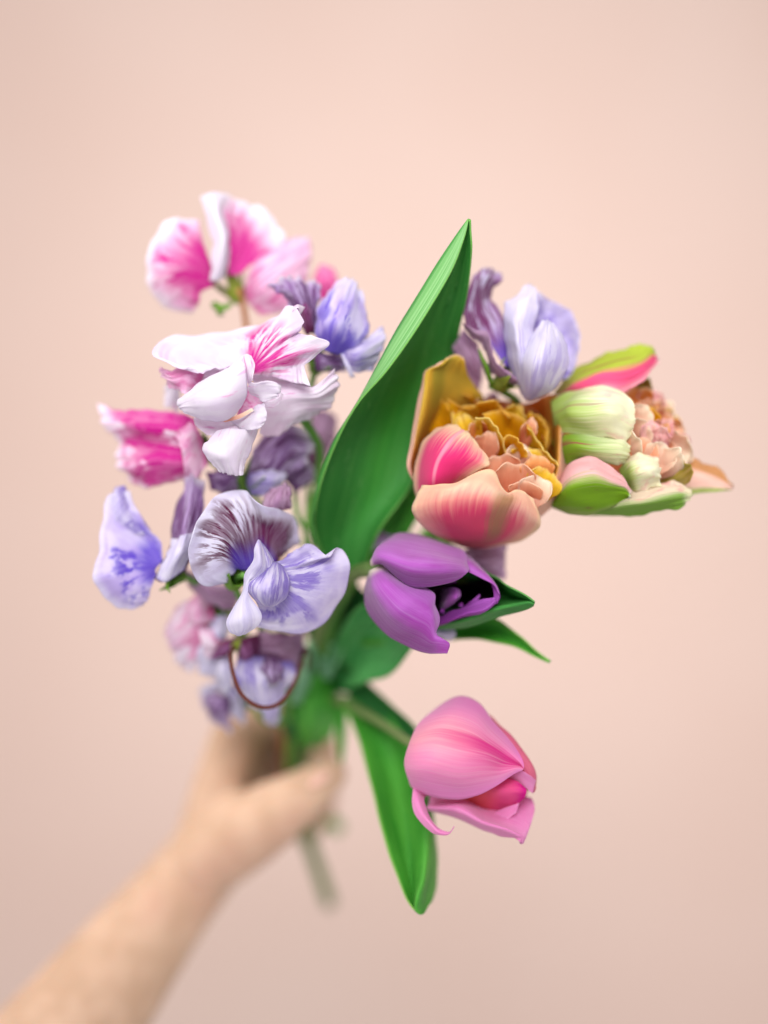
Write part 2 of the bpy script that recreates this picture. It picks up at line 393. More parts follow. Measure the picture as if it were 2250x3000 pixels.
def parrot_low(g):
    n = g.noise(26, 1.8, 4.0)
    t = (g.u+n*.3-.15-g.v*.18)
    col = g.mix('#f2c2c6', '#86b428', t.ss(.22, .5)); col = g.mix(col, '#9aa46a', t.ss(.78, .95)*.7)
    col = g.mix(col, '#f6eee4', g.v.ss(.9, 1.)*.8)
    return g.mix(col, '#8a4a48', g.noise(6, 3, 6.).ss(.6, .7)*(1-g.v.ss(.3, .5))*.7)
mat('parrot_low', parrot_low, rough=.62, trans=.4, spec=.1)
def parrot_low2(g):
    n = g.noise(26, 1.8, 4.0); t = (g.u+n*.3-.15)
    col = g.mix('#f0e0cc', '#86b048', t.ss(.25, .6)); col = g.mix(col, '#e6a8a8', g.noise(5, 4, 6.).ss(.5, .65)*(1-t.ss(.3, .5))*.7)
    return g.mix(col, '#f2eccc', g.v.ss(.8, .95)*.8)
mat('parrot_low2', parrot_low2, rough=.62, trans=.4, spec=.1)
def parrot_top(g):
    n = g.noise(34, 1.4, 4.0); t = g.u+n*.24-.12
    col = g.mix('#b4c446', '#ee5e90', t.ss(.42, .66)); col = g.mix(col, '#f4b0bc', t.ss(.75, 1.)*.8)
    col = g.mix(col, '#a85a50', g.noise(7, 1.2, 6.).ss(.5, .62)*(1-g.v.ss(.5, .75))*(1-t.ss(.3, .6))*.9)
    col = g.mix(col, '#9a7a52', (1-g.v.ss(.0, .25))*.7)
    return g.mix(col, '#f8e4e0', g.v.ss(.88, 1.)*t.ss(.3, .5))
mat('parrot_top', parrot_top, rough=.6, trans=.4, spec=.1, vein=(80, 1.2))
mat('parrot_peach', lambda g: g.mix(g.mix('#d09a68', '#f0cdc0', (g.u+g.noise(12, 2)*.3-.15).ss(.3, .5)), '#a8c060', (g.u+g.noise(20, 2, 5.)*.2-.1).ss(.8, .95)), rough=.6, trans=.4, spec=.1)
mat('parrot_pink', veined('#f0b0b8', '#f4ccc8', '#f8e4da', 20), rough=.62, trans=.4, spec=.15)
mat('parrot_olive', veined('#a89a3c', '#c0a848', '#d8b890', 20), rough=.62, trans=.4, spec=.1)
# leaves and stems
def leafmat(c1, c2, c3, rim='#6cae5c'):
    def f(g):
        n = g.noise(80, 1.2, 4.0); col = g.mix(c1, c2, g.noise(4, 3, 1.).ss(.3, .7))
        col = g.mix(col, c3, n.ss(.45, .62)*.45)
        col = g.mix(col, c1, g.noise(10, 14, 20., 4.).ss(.6, .68)*.6)
        return g.mix(col, rim, g.c.ss(.955, 1.)*.7)
    return f
LEAF = dict(rough=.5, trans=.25, bump=.4, spec=.3, vein=(90, .8))
mat('leaf_green', leafmat('#2a7830', '#3c8e3c', '#56a24e'), **LEAF)
mat('leaf_bright', leafmat('#328f28', '#52ab38', '#6cbc50', '#98cc5c'), **LEAF)
mat('leaf_dark', leafmat('#14541f', '#226a2c', '#357c3c'), **LEAF)
mat('leaf_soft', leafmat('#3a9448', '#56ac5c', '#74be78'), **LEAF)
mat('leaf_pale', leafmat('#6fae80', '#8cc29a', '#a6d2b0', '#a8d8a8'), **LEAF)
def bigleaf(g):
    n = g.noise(110, 1.0, 4.0)
    col = g.mix('#2a762e', '#398a38', g.noise(5, 3, 1.).ss(.3, .7)); col = g.mix(col, '#5ca650', n.ss(.45, .62)*.4); col = g.mix(col, '#1f6626', (1-n.ss(.36, .46))*.4)
    col = g.mix(col, '#79ae6c', g.noise(30, 26, 41.0, 5.0).ss(.6, .7)*.3)
    col = g.mix(col, '#3f9a2c', (1-((g.u-.62).abs()+(g.v-.42).abs()*.6).ss(.0, .26))*.5)  # bright spot painted into the leaf colour like a highlight
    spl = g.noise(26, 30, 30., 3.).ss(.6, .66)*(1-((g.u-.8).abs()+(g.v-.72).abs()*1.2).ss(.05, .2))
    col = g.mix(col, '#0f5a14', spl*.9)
    under = 1-(g.u+n*.02).ss(.17, .23)
    col = g.mix(col, g.mix('#5a9c50', '#8abc7c', n.ss(.3, .75)), under*g.v.ss(.3, .5))
    return g.mix(col, '#7cbc58', ((g.u.ss(.985, 1.)).max(1-g.u.ss(.0, .012))).max(g.v.ss(.96, 1.))*.7)
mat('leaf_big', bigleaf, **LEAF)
mat('stem_green', veined('#4c8a34', '#6a9c48', '#88ac60', 8), rough=.45, trans=0, bump=.1)
mat('stem_pale', veined('#526e38', '#6a7e4c', '#80885c', 8), rough=.5, trans=0, bump=.1)
mat('stem_brown', veined('#4e2620', '#5e3028', '#6c3c30', 8), rough=.5, trans=0, bump=.1)
mat('stem_tan', veined('#a06a48', '#b07a54', '#94603c', 8), rough=.5, trans=0, bump=.1)
mat('calyx_green', veined('#5a8a2c', '#7aa03c', '#4a7424', 20), rough=.5, trans=.2)
mat('calyx_olive', veined('#76803a', '#8c9a3a', '#5c6a2a', 20), rough=.5, trans=.2)

def skin(g):
    n = g.solid(60, 4.0); n2 = g.solid(18, 3.0)
    col = g.mix('#bd9c84', '#caa992', n.ss(.35, .65)); return g.mix(col, '#c29484', n2.ss(.5, .72)*.5)
mat('skin', skin, rough=.55, trans=0, bump=0, sss=.25)
mat('nail', veined('#e8b4a4', '#efc4b4'), rough=.3, trans=0, bump=0)
def plaster(g):
    n = g.solid(3.2, 5.0); n2 = g.solid(.7, 2.0)
    col = g.mix('#d6beb4', '#d9c3ba', n.ss(.35, .65)); return g.mix(col, '#d8bbb0', n2.ss(.35, .7)*.5)
mat('plaster', plaster, rough=.9, trans=0, bump=.08, spec=.1)
M = MATS

# ------------------------------------------------------------------ the wall behind
def wall():
    me = bpy.data.meshes.new('wall'); x, y0, y1, z1 = 3.2, 1.9, 2.0, 3.4
    v = [(-x, y0, 0), (x, y0, 0), (x, y0, z1), (-x, y0, z1), (-x, y1, 0), (x, y1, 0), (x, y1, z1), (-x, y1, z1)]
    me.from_pydata(v, [], [(0, 1, 2, 3), (5, 4, 7, 6), (4, 0, 3, 7), (1, 5, 6, 2), (3, 2, 6, 7), (4, 5, 1, 0)])
    me.materials.append(M['plaster']); o = bpy.data.objects.new('wall', me); COL.objects.link(o)
    me.uv_layers.new(name='UVMap'); o['kind'] = 'structure'; o['label'] = 'plain peach plaster wall behind the bouquet'
wall()

# ------------------------------------------------------------------ arm and hand
def person():
    root = W(np.array([(580, 2540, -155)], float))[0]
    vs, fs = [], []
    def limb(pts, rad):
        n = max(10, len(pts)*8); C = W(crom(np.array(pts, float), np.linspace(0, 1, n+1)))
        rr = crom(np.array(rad, float)[:, None], np.linspace(0, 1, n+1))[:, 0]/1000
        T = np.gradient(C, axis=0); T /= np.linalg.norm(T, axis=1, keepdims=True)
        th = np.linspace(0, 2*math.pi, 17)[:-1]; ref = np.array([.2, .3, .93])
        # rounded ends
        rings = []
        for e, sg in ((0, -1), (n, 1)):
            pass
        seq = [(C[0]-T[0]*rr[0]*c, rr[0]*s, T[0]) for c, s in ((.99, .1), (.85, .53), (.5, .87))]
        seq += [(C[k], rr[k], T[k]) for k in range(n+1)]
        seq += [(C[n]+T[n]*rr[n]*c, rr[n]*s, T[n]) for c, s in ((.5, .87), (.85, .53), (.99, .1))]
        st = len(vs)
        for c, r, t in seq:
            a = np.cross(t, ref); a /= np.linalg.norm(a); b = np.cross(t, a)
            for q in th: vs.append(tuple(c+r*(math.cos(q)*a+math.sin(q)*b)-root))
        m = len(seq)
        for i in range(m-1):
            for j in range(16):
                fs.append((st+i*16+j, st+i*16+(j+1) % 16, st+(i+1)*16+(j+1) % 16, st+(i+1)*16+j))
        fs.append(tuple(st+j for j in range(15, -1, -1))); fs.append(tuple(st+(m-1)*16+j for j in range(16)))
    # forearm
    limb([(-170, 3500, -85), (10, 3280, -100), (190, 3050, -118), (385, 2790, -138), (515, 2625, -150), (605, 2515, -158), (690, 2410, -166)],
         [40, 36, 31, 24.5, 20.5, 19, 18.5])
    limb([(600, 2515, -150), (700, 2450, -150), (780, 2400, -148)], [19, 18, 14])
    # metacarpals into the four knuckles
    kn = [(684, 2165, -146), (700, 2240, -166), (722, 2310, -184), (748, 2380, -200)]
    for (x, y, d), r in zip(kn, (11.5, 12, 11.5, 10.5)):
        limb([(600, 2500, -160), ((600+x)/2-8, (2500+y)/2, (d-158)/2-2), (x, y, d)], [16, 13, r])
    limb([(650, 2420, -165), (720, 2350, -175), (760, 2330, -180)], [17, 16, 12])
    # fingers wrap behind the stems and come back on the right
    fx = [(0, 0, 0), (2, 66, -18), (0, 128, -36), (-8, 180, -52)]
    for k, (ox, oy, od) in enumerate(fx):
        s = (1, 1.03, .98, .84)[k]; r = (9.0, 9.2, 8.8, 7.6)[k]
        cx = 850+ox
        limb([(684+ox*.9, 2165+oy, -146+od), (cx-95*s, 2110+oy, -174+od), (cx-5*s, 2118+oy, -188+od), (cx+72*s, 2165+oy, -184+od), (cx+92*s, 2225+oy, -166+od), (cx+60*s, 2268+oy, -152+od)],
             [r*1.25, r*1.12, r*1.0, r*.98, r*.92, r*.78])
    # thumb over the near side
    limb([(610, 2510, -152), (700, 2450, -140), (800, 2385, -128), (890, 2325, -123), (965, 2268, -130)], [18, 18, 15.5, 11.5, 8.6])
    me = bpy.data.meshes.new('person'); me.from_pydata(vs, [], fs); me.materials.append(M['skin'])
    o = bpy.data.objects.new('person', me); COL.objects.link(o); o.location = root
    rm = o.modifiers.new('remesh', 'REMESH'); rm.mode = 'VOXEL'; rm.voxel_size = .0021; rm.use_smooth_shade = True
    sm = o.modifiers.new('smooth', 'SMOOTH'); sm.factor = .5; sm.iterations = 6
    o['label'] = 'bare forearm and hand of a person gripping the flower stems'; o['category'] = 'person'
    pad('thumbnail', o, [(905, 2292, -110.5), (930, 2268, -112), (958, 2258, -117), (962, 2274, -118), (940, 2295, -113), (915, 2306, -111)], M['nail'], ang=35, slope=0, bulge=1, ruf=0, thick=.0006, crumple=0)
person()

# ------------------------------------------------------------------ stems run together into the fist
def to_fist(k, end=None, start=None):
    """last stretch of a stem: into the hand, through it and out below"""
    ox, oy, od = [(0, 0, 0), (28, 8, 6), (-26, 6, -4), (8, -16, -14), (-12, 20, 12), (34, -10, -8), (-34, -8, 6), (16, 22, 4), (-4, -28, -6), (-20, -18, 8), (22, -24, 8), (4, 8, -20), (40, 14, -2)][k]
    a = [(862+ox, 2120+oy, -132+od), (858+ox*.8, 2240+oy, -152+od*.8), (868+ox*.8, 2350+oy, -172+od*.8)]
    return a+[end if end else (878+ox*.8, 2400+oy*.5, -182+od*.8)]

# ------------------------------------------------------------------ pink tulip
def pink_tulip():
    T = Crop(1150, 2020, 3, -3)
    t = thing('tulip', (965, 2645, -232), 'closed pink tulip with a curled loose petal, bent away from the other flowers', 'tulip')
    P = lambda rows, m, **k: petal('petal', t, T(rows), M[m], **k)
    P([[(300, 350, -40), (250, 600, -38), (300, 850, -32)], [(560, 250, -52), (520, 600, -58), (520, 900, -42)],
       [(900, 380, -50), (900, 700, -54), (880, 1000, -42)], [(1180, 700, -36), (1190, 850, -34), (1170, 980, -32)]], 'tulip_crimson')
    P([[(300, 400, -34), (330, 330, -40), (380, 300, -46)], [(620, 350, -16), (740, 210, -30), (800, 220, -44)],
       [(860, 430, -12), (960, 330, -20), (960, 420, -42)], [(1040, 560, -8), (1150, 540, -14), (1120, 640, -36)],
       [(1160, 720, -6), (1255, 735, -12), (1220, 800, -28)], [(1225, 915, -10), (1245, 900, -11), (1262, 860, -13)]], 'tulip_rose')
    P([[(420, 700, -24), (450, 900, -30), (420, 1000, -30)], [(640, 800, -14), (690, 960, -18), (720, 1060, -26)],
       [(880, 790, -10), (920, 920, -9), (900, 1060, -20)], [(1060, 795, -8), (1090, 900, -5), (1060, 1030, -14)],
       [(1170, 880, -6), (1172, 910, -6), (1165, 950, -8)]], 'tulip_coral')
    P([[(980, 660, -10), (940, 760, -14)], [(1120, 710, -3), (1060, 790, -10)], [(1230, 760, -5), (1150, 850, -8)], [(1262, 800, -9), (1225, 912, -9)]], 'tulip_pink_roll', n=18)
    P([[(700, 1050, -28), (720, 1100, -28)], [(850, 1105, -18), (880, 1150, -16)], [(960, 1055, -14), (960, 1165, -12)], [(1115, 1000, -10), (1090, 1090, -10)]], 'tulip_pink_roll', n=18)
    P([[(330, 930, -30), (320, 1000, -24), (300, 1040, -20), (310, 1060, -26)], [(640, 960, -34), (600, 985, -14), (560, 1060, -8), (580, 1135, -18)],
       [(900, 1000, -32), (800, 1110, -12), (790, 1170, -5), (800, 1238, -16)], [(1180, 950, -26), (1010, 1180, -8), (980, 1230, -2), (950, 1287, -12)],
       [(1245, 1010, -20), (1130, 1230, -8), (1100, 1280, -4), (1060, 1303, -8)], [(1235, 1130, -14), (1180, 1260, -8), (1150, 1300, -6), (1110, 1325, -6)],
       [(1150, 1345, -8), (1140, 1352, -7), (1130, 1355, -7), (1122, 1345, -7)]], 'tulip_pink_roll', ruf=.2)
    P([[(185, 850, -14), (240, 880, -16), (300, 930, -22)], [(172, 980, -10), (220, 970, -8), (275, 970, -12)], [(205, 1110, -8), (260, 1090, -5), (312, 1090, -9)],
       [(300, 1215, -6), (335, 1180, -3), (365, 1180, -6)], [(385, 1275, -3), (405, 1255, -1), (425, 1238, -3)], [(480, 1272, 1), (490, 1260, 2), (500, 1248, 1)],
       [(540, 1205, 4), (541, 1203, 4), (543, 1200, 4)]], 'tulip_pink_roll', n=24)
    P([[(230, 330, -30), (215, 380, -27), (200, 430, -26), (195, 480, -26), (190, 520, -28)], [(330, 205, -26), (240, 300, -12), (160, 480, -4), (110, 660, -8), (150, 820, -20)],
       [(560, 65, -24), (480, 220, -4), (380, 450, 8), (300, 700, 8), (300, 925, -10)], [(760, 115, -20), (720, 280, -2), (640, 500, 10), (560, 760, 9), (560, 970, -6)],
       [(900, 290, -14), (870, 420, 0), (830, 560, 7), (780, 740, 7), (740, 935, -2)], [(1050, 480, -6), (1020, 550, 0), (980, 630, 1), (940, 730, 3), (900, 850, 0)],
       [(1130, 610, -1), (1115, 640, 0), (1100, 665, -1), (1085, 695, 1), (1060, 740, 0)], [(1152, 680, 0), (1150, 690, 0), (1148, 696, 0), (1144, 700, 0), (1138, 706, 0)]], 'tulip_pink', n=48, crumple=.4, wl=.022)
    tube('stem', t, T.p([(330, 480, -26)])+[(1205, 2176, -36), (1135, 2130, -62), (1060, 2086, -88), (965, 2050, -112)]+to_fist(0, (965, 2645, -232)), [2.6, 1.9, 1.8, 2.0, 2.5, 3.0, 3.3, 3.4], M['stem_pale'], n=60)
    # broad leaf with a folded tip, and the darker one beside the stem
    petal('leaf', t, [[(1000, 2050, -100), (1020, 2040, -104), (1035, 2035, -102), (1045, 2045, -100)], [(1035, 2130, -82), (1080, 2110, -92), (1125, 2090, -84), (1130, 2110, -90)],
                      [(1068, 2220, -62), (1130, 2200, -74), (1195, 2180, -64), (1210, 2190, -72)], [(1097, 2340, -46), (1165, 2320, -58), (1235, 2300, -46), (1255, 2310, -58)],
                      [(1131, 2477, -32), (1195, 2460, -42), (1256, 2440, -30), (1276, 2450, -52)], [(1160, 2559, -27), (1205, 2550, -34), (1245, 2549, -20), (1280, 2545, -46)],
                      [(1188, 2628, -22), (1210, 2625, -27), (1230, 2621, -14), (1276, 2610, -42)], [(1210, 2660, -18), (1216, 2664, -19), (1223, 2664, -14), (1252, 2660, -24)],
                      [(1226, 2672, -16), (1229, 2675, -16), (1232, 2677, -15), (1238, 2676, -17)]], M['leaf_bright'], n=44, thick=.0006)
    petal('leaf', t, [[(930, 1985, -116), (940, 2030, -114), (950, 2060, -110)], [(985, 1940, -104), (995, 1990, -108), (1000, 2030, -104)], [(1080, 2003, -90), (1075, 2040, -94), (1070, 2070, -90)],
                      [(1155, 2072, -76), (1150, 2100, -80), (1140, 2120, -78)], [(1215, 2130, -66), (1212, 2150, -68), (1205, 2170, -68)], [(1262, 2205, -60), (1262, 2207, -60), (1260, 2210, -60)]], M['leaf_dark'], thick=.0006)
pink_tulip()

# ------------------------------------------------------------------ purple tulip
def purple_tulip():
    T = Crop(1050, 1540, 3, -4)
    t = thing('tulip', (885, 2420, -185), 'purple tulip with a dark hollow centre nestled below the peach double tulip', 'tulip')
    P = lambda rows, m, **k: petal('petal', t, T(rows), M[m], **k)
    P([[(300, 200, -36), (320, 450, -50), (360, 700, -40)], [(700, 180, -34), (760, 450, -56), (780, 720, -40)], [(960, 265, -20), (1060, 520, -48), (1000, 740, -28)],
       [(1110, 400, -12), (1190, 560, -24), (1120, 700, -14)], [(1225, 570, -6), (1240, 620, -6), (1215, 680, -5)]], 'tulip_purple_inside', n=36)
    P([[(500, 300, -30), (520, 240, -34), (560, 200, -36)], [(760, 300, -16), (780, 210, -24), (800, 170, -30)], [(960, 400, -6), (970, 320, -10), (960, 258, -20)],
       [(1090, 465, -5), (1110, 420, -7), (1100, 390, -12)], [(1190, 520, -4), (1200, 515, -4), (1205, 510, -6)], [(1232, 600, -4), (1238, 600, -4), (1240, 600, -5)]], 'tulip_purple', n=30)
    P([[(1150, 480, -10), (1170, 470, -10)], [(1185, 560, -7), (1215, 550, -6)], [(1190, 640, -6), (1238, 620, -5)], [(1190, 690, -6), (1212, 690, -5)]], 'tulip_purple_edge', n=14)
    P([[(700, 560, -30), (690, 640, -32), (680, 720, -30)], [(770, 550, -18), (760, 650, -16), (740, 740, -20)], [(840, 540, -13), (850, 620, -10), (830, 690, -14)], [(893, 560, -13), (902, 610, -12), (880, 650, -13)]], 'tulip_purple', n=20)
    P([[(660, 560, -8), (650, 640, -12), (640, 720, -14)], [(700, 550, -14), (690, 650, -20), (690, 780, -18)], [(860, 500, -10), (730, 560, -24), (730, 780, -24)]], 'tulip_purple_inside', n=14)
    P([[(500, 850, -34), (520, 880, -31), (550, 900, -34)], [(720, 790, -22), (720, 850, -14), (700, 875, -20)], [(900, 735, -12), (950, 780, -5), (930, 805, -14)],
       [(1060, 655, -6), (1110, 740, -2), (1080, 775, -10)], [(1198, 635, -3), (1208, 665, -2), (1190, 692, -5)]], 'tulip_purple_edge', n=24, ruf=.3)
    P([[(900, 735, -16), (905, 750, -15)], [(960, 690, -13), (965, 720, -11)], [(1020, 640, -13), (1035, 680, -11)], [(1060, 600, -15), (1070, 620, -14)]], 'tulip_purple_edge', n=12)
    P([[(230, 345, -10), (160, 365, -9), (120, 385, -10), (100, 395, -16)], [(400, 480, -4), (260, 490, 5), (140, 560, 2), (56, 560, -18)], [(560, 540, -2), (430, 640, 8), (280, 760, 6), (85, 760, -17)],
       [(668, 600, -2), (560, 720, 7), (420, 870, 5), (250, 960, -12)], [(672, 690, 0), (640, 790, 6), (560, 930, 4), (430, 1055, -8)], [(712, 790, 0), (670, 890, 4), (640, 1000, 3), (600, 1110, -4)],
       [(700, 880, 1), (670, 940, 3), (700, 1020, 4), (690, 1125, 0)], [(640, 950, 2), (715, 985, 4), (805, 1045, 4), (780, 1132, 2)]], 'tulip_purple', n=44, crumple=.4, wl=.022)
    P([[(190, 260, -30), (112, 300, -12), (118, 352, -10), (190, 330, -16)], [(300, 90, -28), (190, 190, -6), (200, 290, 2), (262, 380, -2)], [(450, 65, -26), (430, 220, 2), (420, 370, 10), (440, 527, 2)],
       [(620, 92, -24), (600, 250, 4), (600, 400, 11), (620, 545, 2)], [(800, 165, -22), (780, 290, 0), (780, 400, 8), (800, 512, 2)], [(930, 240, -18), (920, 320, -4), (905, 400, 2), (885, 468, 0)],
       [(975, 380, -4), (965, 395, -2), (955, 408, -1), (940, 425, 0)]], 'tulip_purple', n=44, crumple=.4, wl=.022)
    for q in ((905, 700), (740, 750), (860, 640)):
        tube('stamen', t, T.p([(q[0]-130, q[1]-40, -40), (q[0]-40, q[1]-10, -28), (q[0], q[1], -18)]), [.5, .6, 1.0, 1.0], M['tulip_purple_inside'], n=14, sides=8)
    tube('stem', t, T.p([(330, 420, -30)])+[(1085, 1668, -36), (1020, 1695, -58), (960, 1790, -80), (910, 1950, -108)]+to_fist(1), [3.4, 2.8, 2.8, 3.0, 3.2], M['stem_pale'], n=60)
    petal('leaf', t, T([[(300, 500, -62), (350, 560, -68), (400, 700, -74), (400, 820, -66), (380, 900, -60)], [(900, 330, -40), (940, 420, -46), (960, 600, -60), (800, 820, -20), (700, 908, -28)],
                        [(1160, 430, -20), (1190, 500, -26), (1230, 620, -38), (1050, 765, -10), (980, 885, -20)], [(1330, 535, -8), (1360, 600, -14), (1390, 650, -20), (1290, 708, -5), (1280, 785, -13)],
                        [(1490, 625, -2), (1500, 650, -4), (1505, 662, -5), (1480, 675, -2), (1475, 732, -6)], [(1550, 665, -1), (1550, 672, -2), (1550, 680, -2), (1548, 688, -2), (1545, 700, -3)]]), M['leaf_green'], n=36, thick=.0006)
    petal('leaf', t, [[(1060, 1790, -84), (1060, 1850, -88), (1060, 1890, -82)], [(1300, 1775, -52), (1310, 1830, -58), (1320, 1873, -50)], [(1440, 1808, -40), (1440, 1845, -45), (1440, 1877, -38)],
                      [(1525, 1866, -32), (1530, 1884, -35), (1522, 1899, -31)], [(1608, 1936, -26), (1611, 1938, -26), (1606, 1943, -26)]], M['leaf_bright'], n=30, thick=.0006)
purple_tulip()

# ------------------------------------------------------------------ peach double tulip
def peach_tulip():
    T = Crop(1170, 1020, 3, -2)
    t = thing('tulip', (870, 2430, -186), 'peach and pink double tulip with golden ruffled centre beside the tall leaf', 'tulip')
    P = lambda rows, m, **k: petal('petal', t, T(rows), M[m], **k)
    I = lambda pts, d, m, ang, **k: pad('inner_petal', t, T.p(pts, d), M[m], ang=ang, **k)
    # the cup's floor and back petals
    P([[(700, 1500, -60), (780, 1500, -60), (850, 1480, -60)], [(350, 1050, -60), (760, 1100, -66), (1250, 1150, -58)], [(300, 750, -60), (780, 800, -64), (1250, 820, -60)], [(500, 520, -56), (800, 520, -58), (1150, 540, -54)]], 'inner_orange')
    P([[(120, 1165, -22), (130, 1100, -26), (300, 1000, -50), (500, 900, -58)], [(66, 1030, -18), (130, 980, -20), (300, 850, -48), (560, 800, -58)], [(100, 830, -18), (170, 800, -18), (330, 680, -46), (650, 650, -56)],
       [(140, 590, -20), (215, 560, -18), (380, 480, -36), (740, 450, -42)], [(185, 370, -20), (245, 360, -18), (400, 330, -30), (670, 340, -36)], [(215, 220, -20), (260, 200, -18), (410, 200, -25), (605, 235, -30)],
       [(300, 155, -20), (370, 150, -19), (470, 95, -20), (582, 150, -25)], [(370, 142, -20), (430, 80, -19), (500, 53, -20), (560, 80, -23)]], 'peach_back', n=40, ruf=.4, f=3)
    P([[(900, 1350, -52), (1100, 1420, -42), (1180, 1400, -14), (1240, 1485, -26)], [(1000, 1100, -56), (1250, 1200, -48), (1310, 1240, -12), (1390, 1345, -28)], [(1050, 900, -58), (1320, 1000, -50), (1375, 1120, -14), (1480, 1210, -32)],
       [(1060, 720, -56), (1300, 780, -50), (1400, 960, -16), (1497, 1050, -30)], [(1050, 600, -52), (1280, 600, -46), (1405, 720, -20), (1442, 790, -28)], [(1080, 500, -46), (1280, 480, -42), (1430, 520, -24), (1468, 500, -28)],
       [(1180, 480, -44), (1310, 408, -40), (1440, 420, -28), (1482, 412, -28)]], 'peach_right', n=40, ruf=.3)
    # golden inner petals, back row first: base, tip, width, material, cup
    def S(b, q, wd, m, reach=330, drop=13, **k):
        L = math.hypot(b[0]-q[0], b[1]-q[1]); f = min(1, reach/L)
        b = (q[0]+(b[0]-q[0])*f, q[1]+(b[1]-q[1])*f, q[2]-drop)
        shell('inner_petal', t, T.p([b])[0], T.p([q])[0], wd/3, M[m], **k)
    jr = random.Random(5)
    def J(b, q, wd, m, **k):                                        # no two lie quite alike
        S((b[0]+jr.uniform(-70, 70), b[1]+jr.uniform(-60, 60), b[2]), (q[0]+jr.uniform(-18, 18), q[1]+jr.uniform(-18, 18), q[2]), wd*jr.uniform(.8, 1.25), m,
          reach=jr.uniform(260, 380), drop=jr.uniform(8, 16), curl=jr.uniform(.5, 4), frill=jr.uniform(.5, 1.3), **k)
    J((420, 860, -50), (250, 440, -34), 230, 'inner_gold', cup=5)
    for q, wd, m in (((480, 430, -36), 280, 'inner_gold'), ((870, 460, -42), 330, 'inner_peach'), ((1080, 480, -42), 330, 'inner_gold'), ((1230, 580, -40), 320, 'inner_orange'), ((1330, 760, -36), 330, 'inner_gold')):
        J((810, 850, -58), q, wd, m, cup=7, lift=-3)
    P2 = lambda rows, m, **k: petal('inner_petal', t, T(rows), M[m], n=26, thick=.0003, **k)
    P2([[(560, 660, -34), (760, 660, -36), (980, 700, -34)], [(480, 560, -27), (740, 565, -35), (980, 630, -29)], [(425, 440, -22), (560, 530, -25), (700, 480, -19), (830, 450, -18), (890, 530, -23), (975, 600, -22)]], 'inner_gold', ruf=.45, f=3)
    P2([[(1080, 780, -38), (1150, 830, -40), (1220, 900, -36)], [(1100, 630, -31), (1190, 690, -36), (1270, 760, -30)], [(1150, 560, -26), (1240, 610, -28), (1298, 720, -24), (1285, 880, -22)]], 'inner_gold', ruf=.35)
    J((830, 880, -50), (500, 550, -23), 230, 'inner_yellow', cup=6)
    J((830, 880, -50), (1060, 530, -28), 260, 'inner_yellow', cup=7)
    P2([[(880, 800, -32), (960, 810, -35), (1070, 830, -32)], [(800, 680, -24), (960, 690, -32), (1145, 770, -24)], [(735, 575, -19), (900, 550, -25), (1060, 605, -23), (1155, 700, -17)]], 'inner_gold', ruf=.3, f=3)
    J((640, 900, -38), (560, 600, -18), 240, 'inner_yellow', cup=6)
    J((700, 900, -38), (640, 650, -15), 180, 'inner_orange', cup=5)
    P2([[(1150, 920, -30), (1170, 1000, -31), (1200, 1080, -28)], [(1150, 770, -20), (1200, 880, -23), (1290, 1010, -19)], [(1135, 690, -13), (1200, 770, -14), (1290, 900, -11), (1405, 1035, -9)]], 'inner_yellow', ruf=.3)
    J((1000, 1080, -40), (1190, 640, -16), 170, 'inner_peach', cup=5)
    P2([[(700, 770, -26), (780, 810, -29), (890, 970, -26)], [(680, 690, -18), (790, 730, -24), (930, 890, -19)], [(665, 620, -11), (770, 605, -11), (875, 730, -10), (955, 965, -14)]], 'inner_yellow', ruf=.3)
    P2([[(960, 980, -26), (1000, 1000, -27), (1040, 1020, -26)], [(910, 880, -18), (1000, 890, -22), (1080, 970, -17)], [(895, 800, -11), (1000, 770, -8), (1090, 860, -7), (1118, 960, -11)]], 'inner_gold', ruf=.3)
    J((760, 1060, -40), (790, 740, -13), 260, 'inner_peach', cup=4)
    J((1080, 1180, -40), (1190, 870, -13), 300, 'inner_yellow', cup=5)
    J((980, 1220, -40), (1060, 850, -12), 200, 'inner_cream', cup=4)
    J((900, 1240, -38), (890, 920, -10), 320, 'inner_peach', cup=4)
    J((1150, 1300, -38), (1190, 950, -9), 320, 'inner_orange', cup=4)
    J((1200, 1320, -36), (1310, 1060, -8), 300, 'inner_yellow', cup=4)
    J((990, 1340, -34), (1000, 1010, -6), 300, 'inner_peach', cup=4)
    J((1120, 1400, -30), (1250, 1110, -4), 280, 'inner_cream', cup=4)
    J((1060, 1430, -28), (1120, 1150, -2), 280, 'inner_peach', cup=4)
    for q in ((610, 760), (870, 900), (840, 930), (930, 940)):
        tube('stamen', t, T.p([(q[0]+30, q[1]+60, -52), (q[0]+10, q[1]+20, -38), (q[0], q[1], -30)]), [.5, .5, .8, .9], M['inner_dark'], n=12, sides=8)
    # pink outer petals
    P([[(200, 1420, -26), (330, 1400, -20), (480, 1380, -24)], [(130, 1230, -22), (300, 1200, -6), (520, 1200, -12)], [(148, 1010, -20), (330, 1020, -2), (660, 1095, -6)],
       [(195, 830, -18), (420, 860, -1), (785, 1035, -4)], [(300, 715, -17), (500, 760, -5), (795, 965, -6)], [(400, 683, -17), (560, 720, -9), (720, 895, -8)], [(470, 690, -17), (560, 715, -12), (635, 800, -10)]], 'peach_side', n=40, ruf=.5, f=3, crumple=.15)
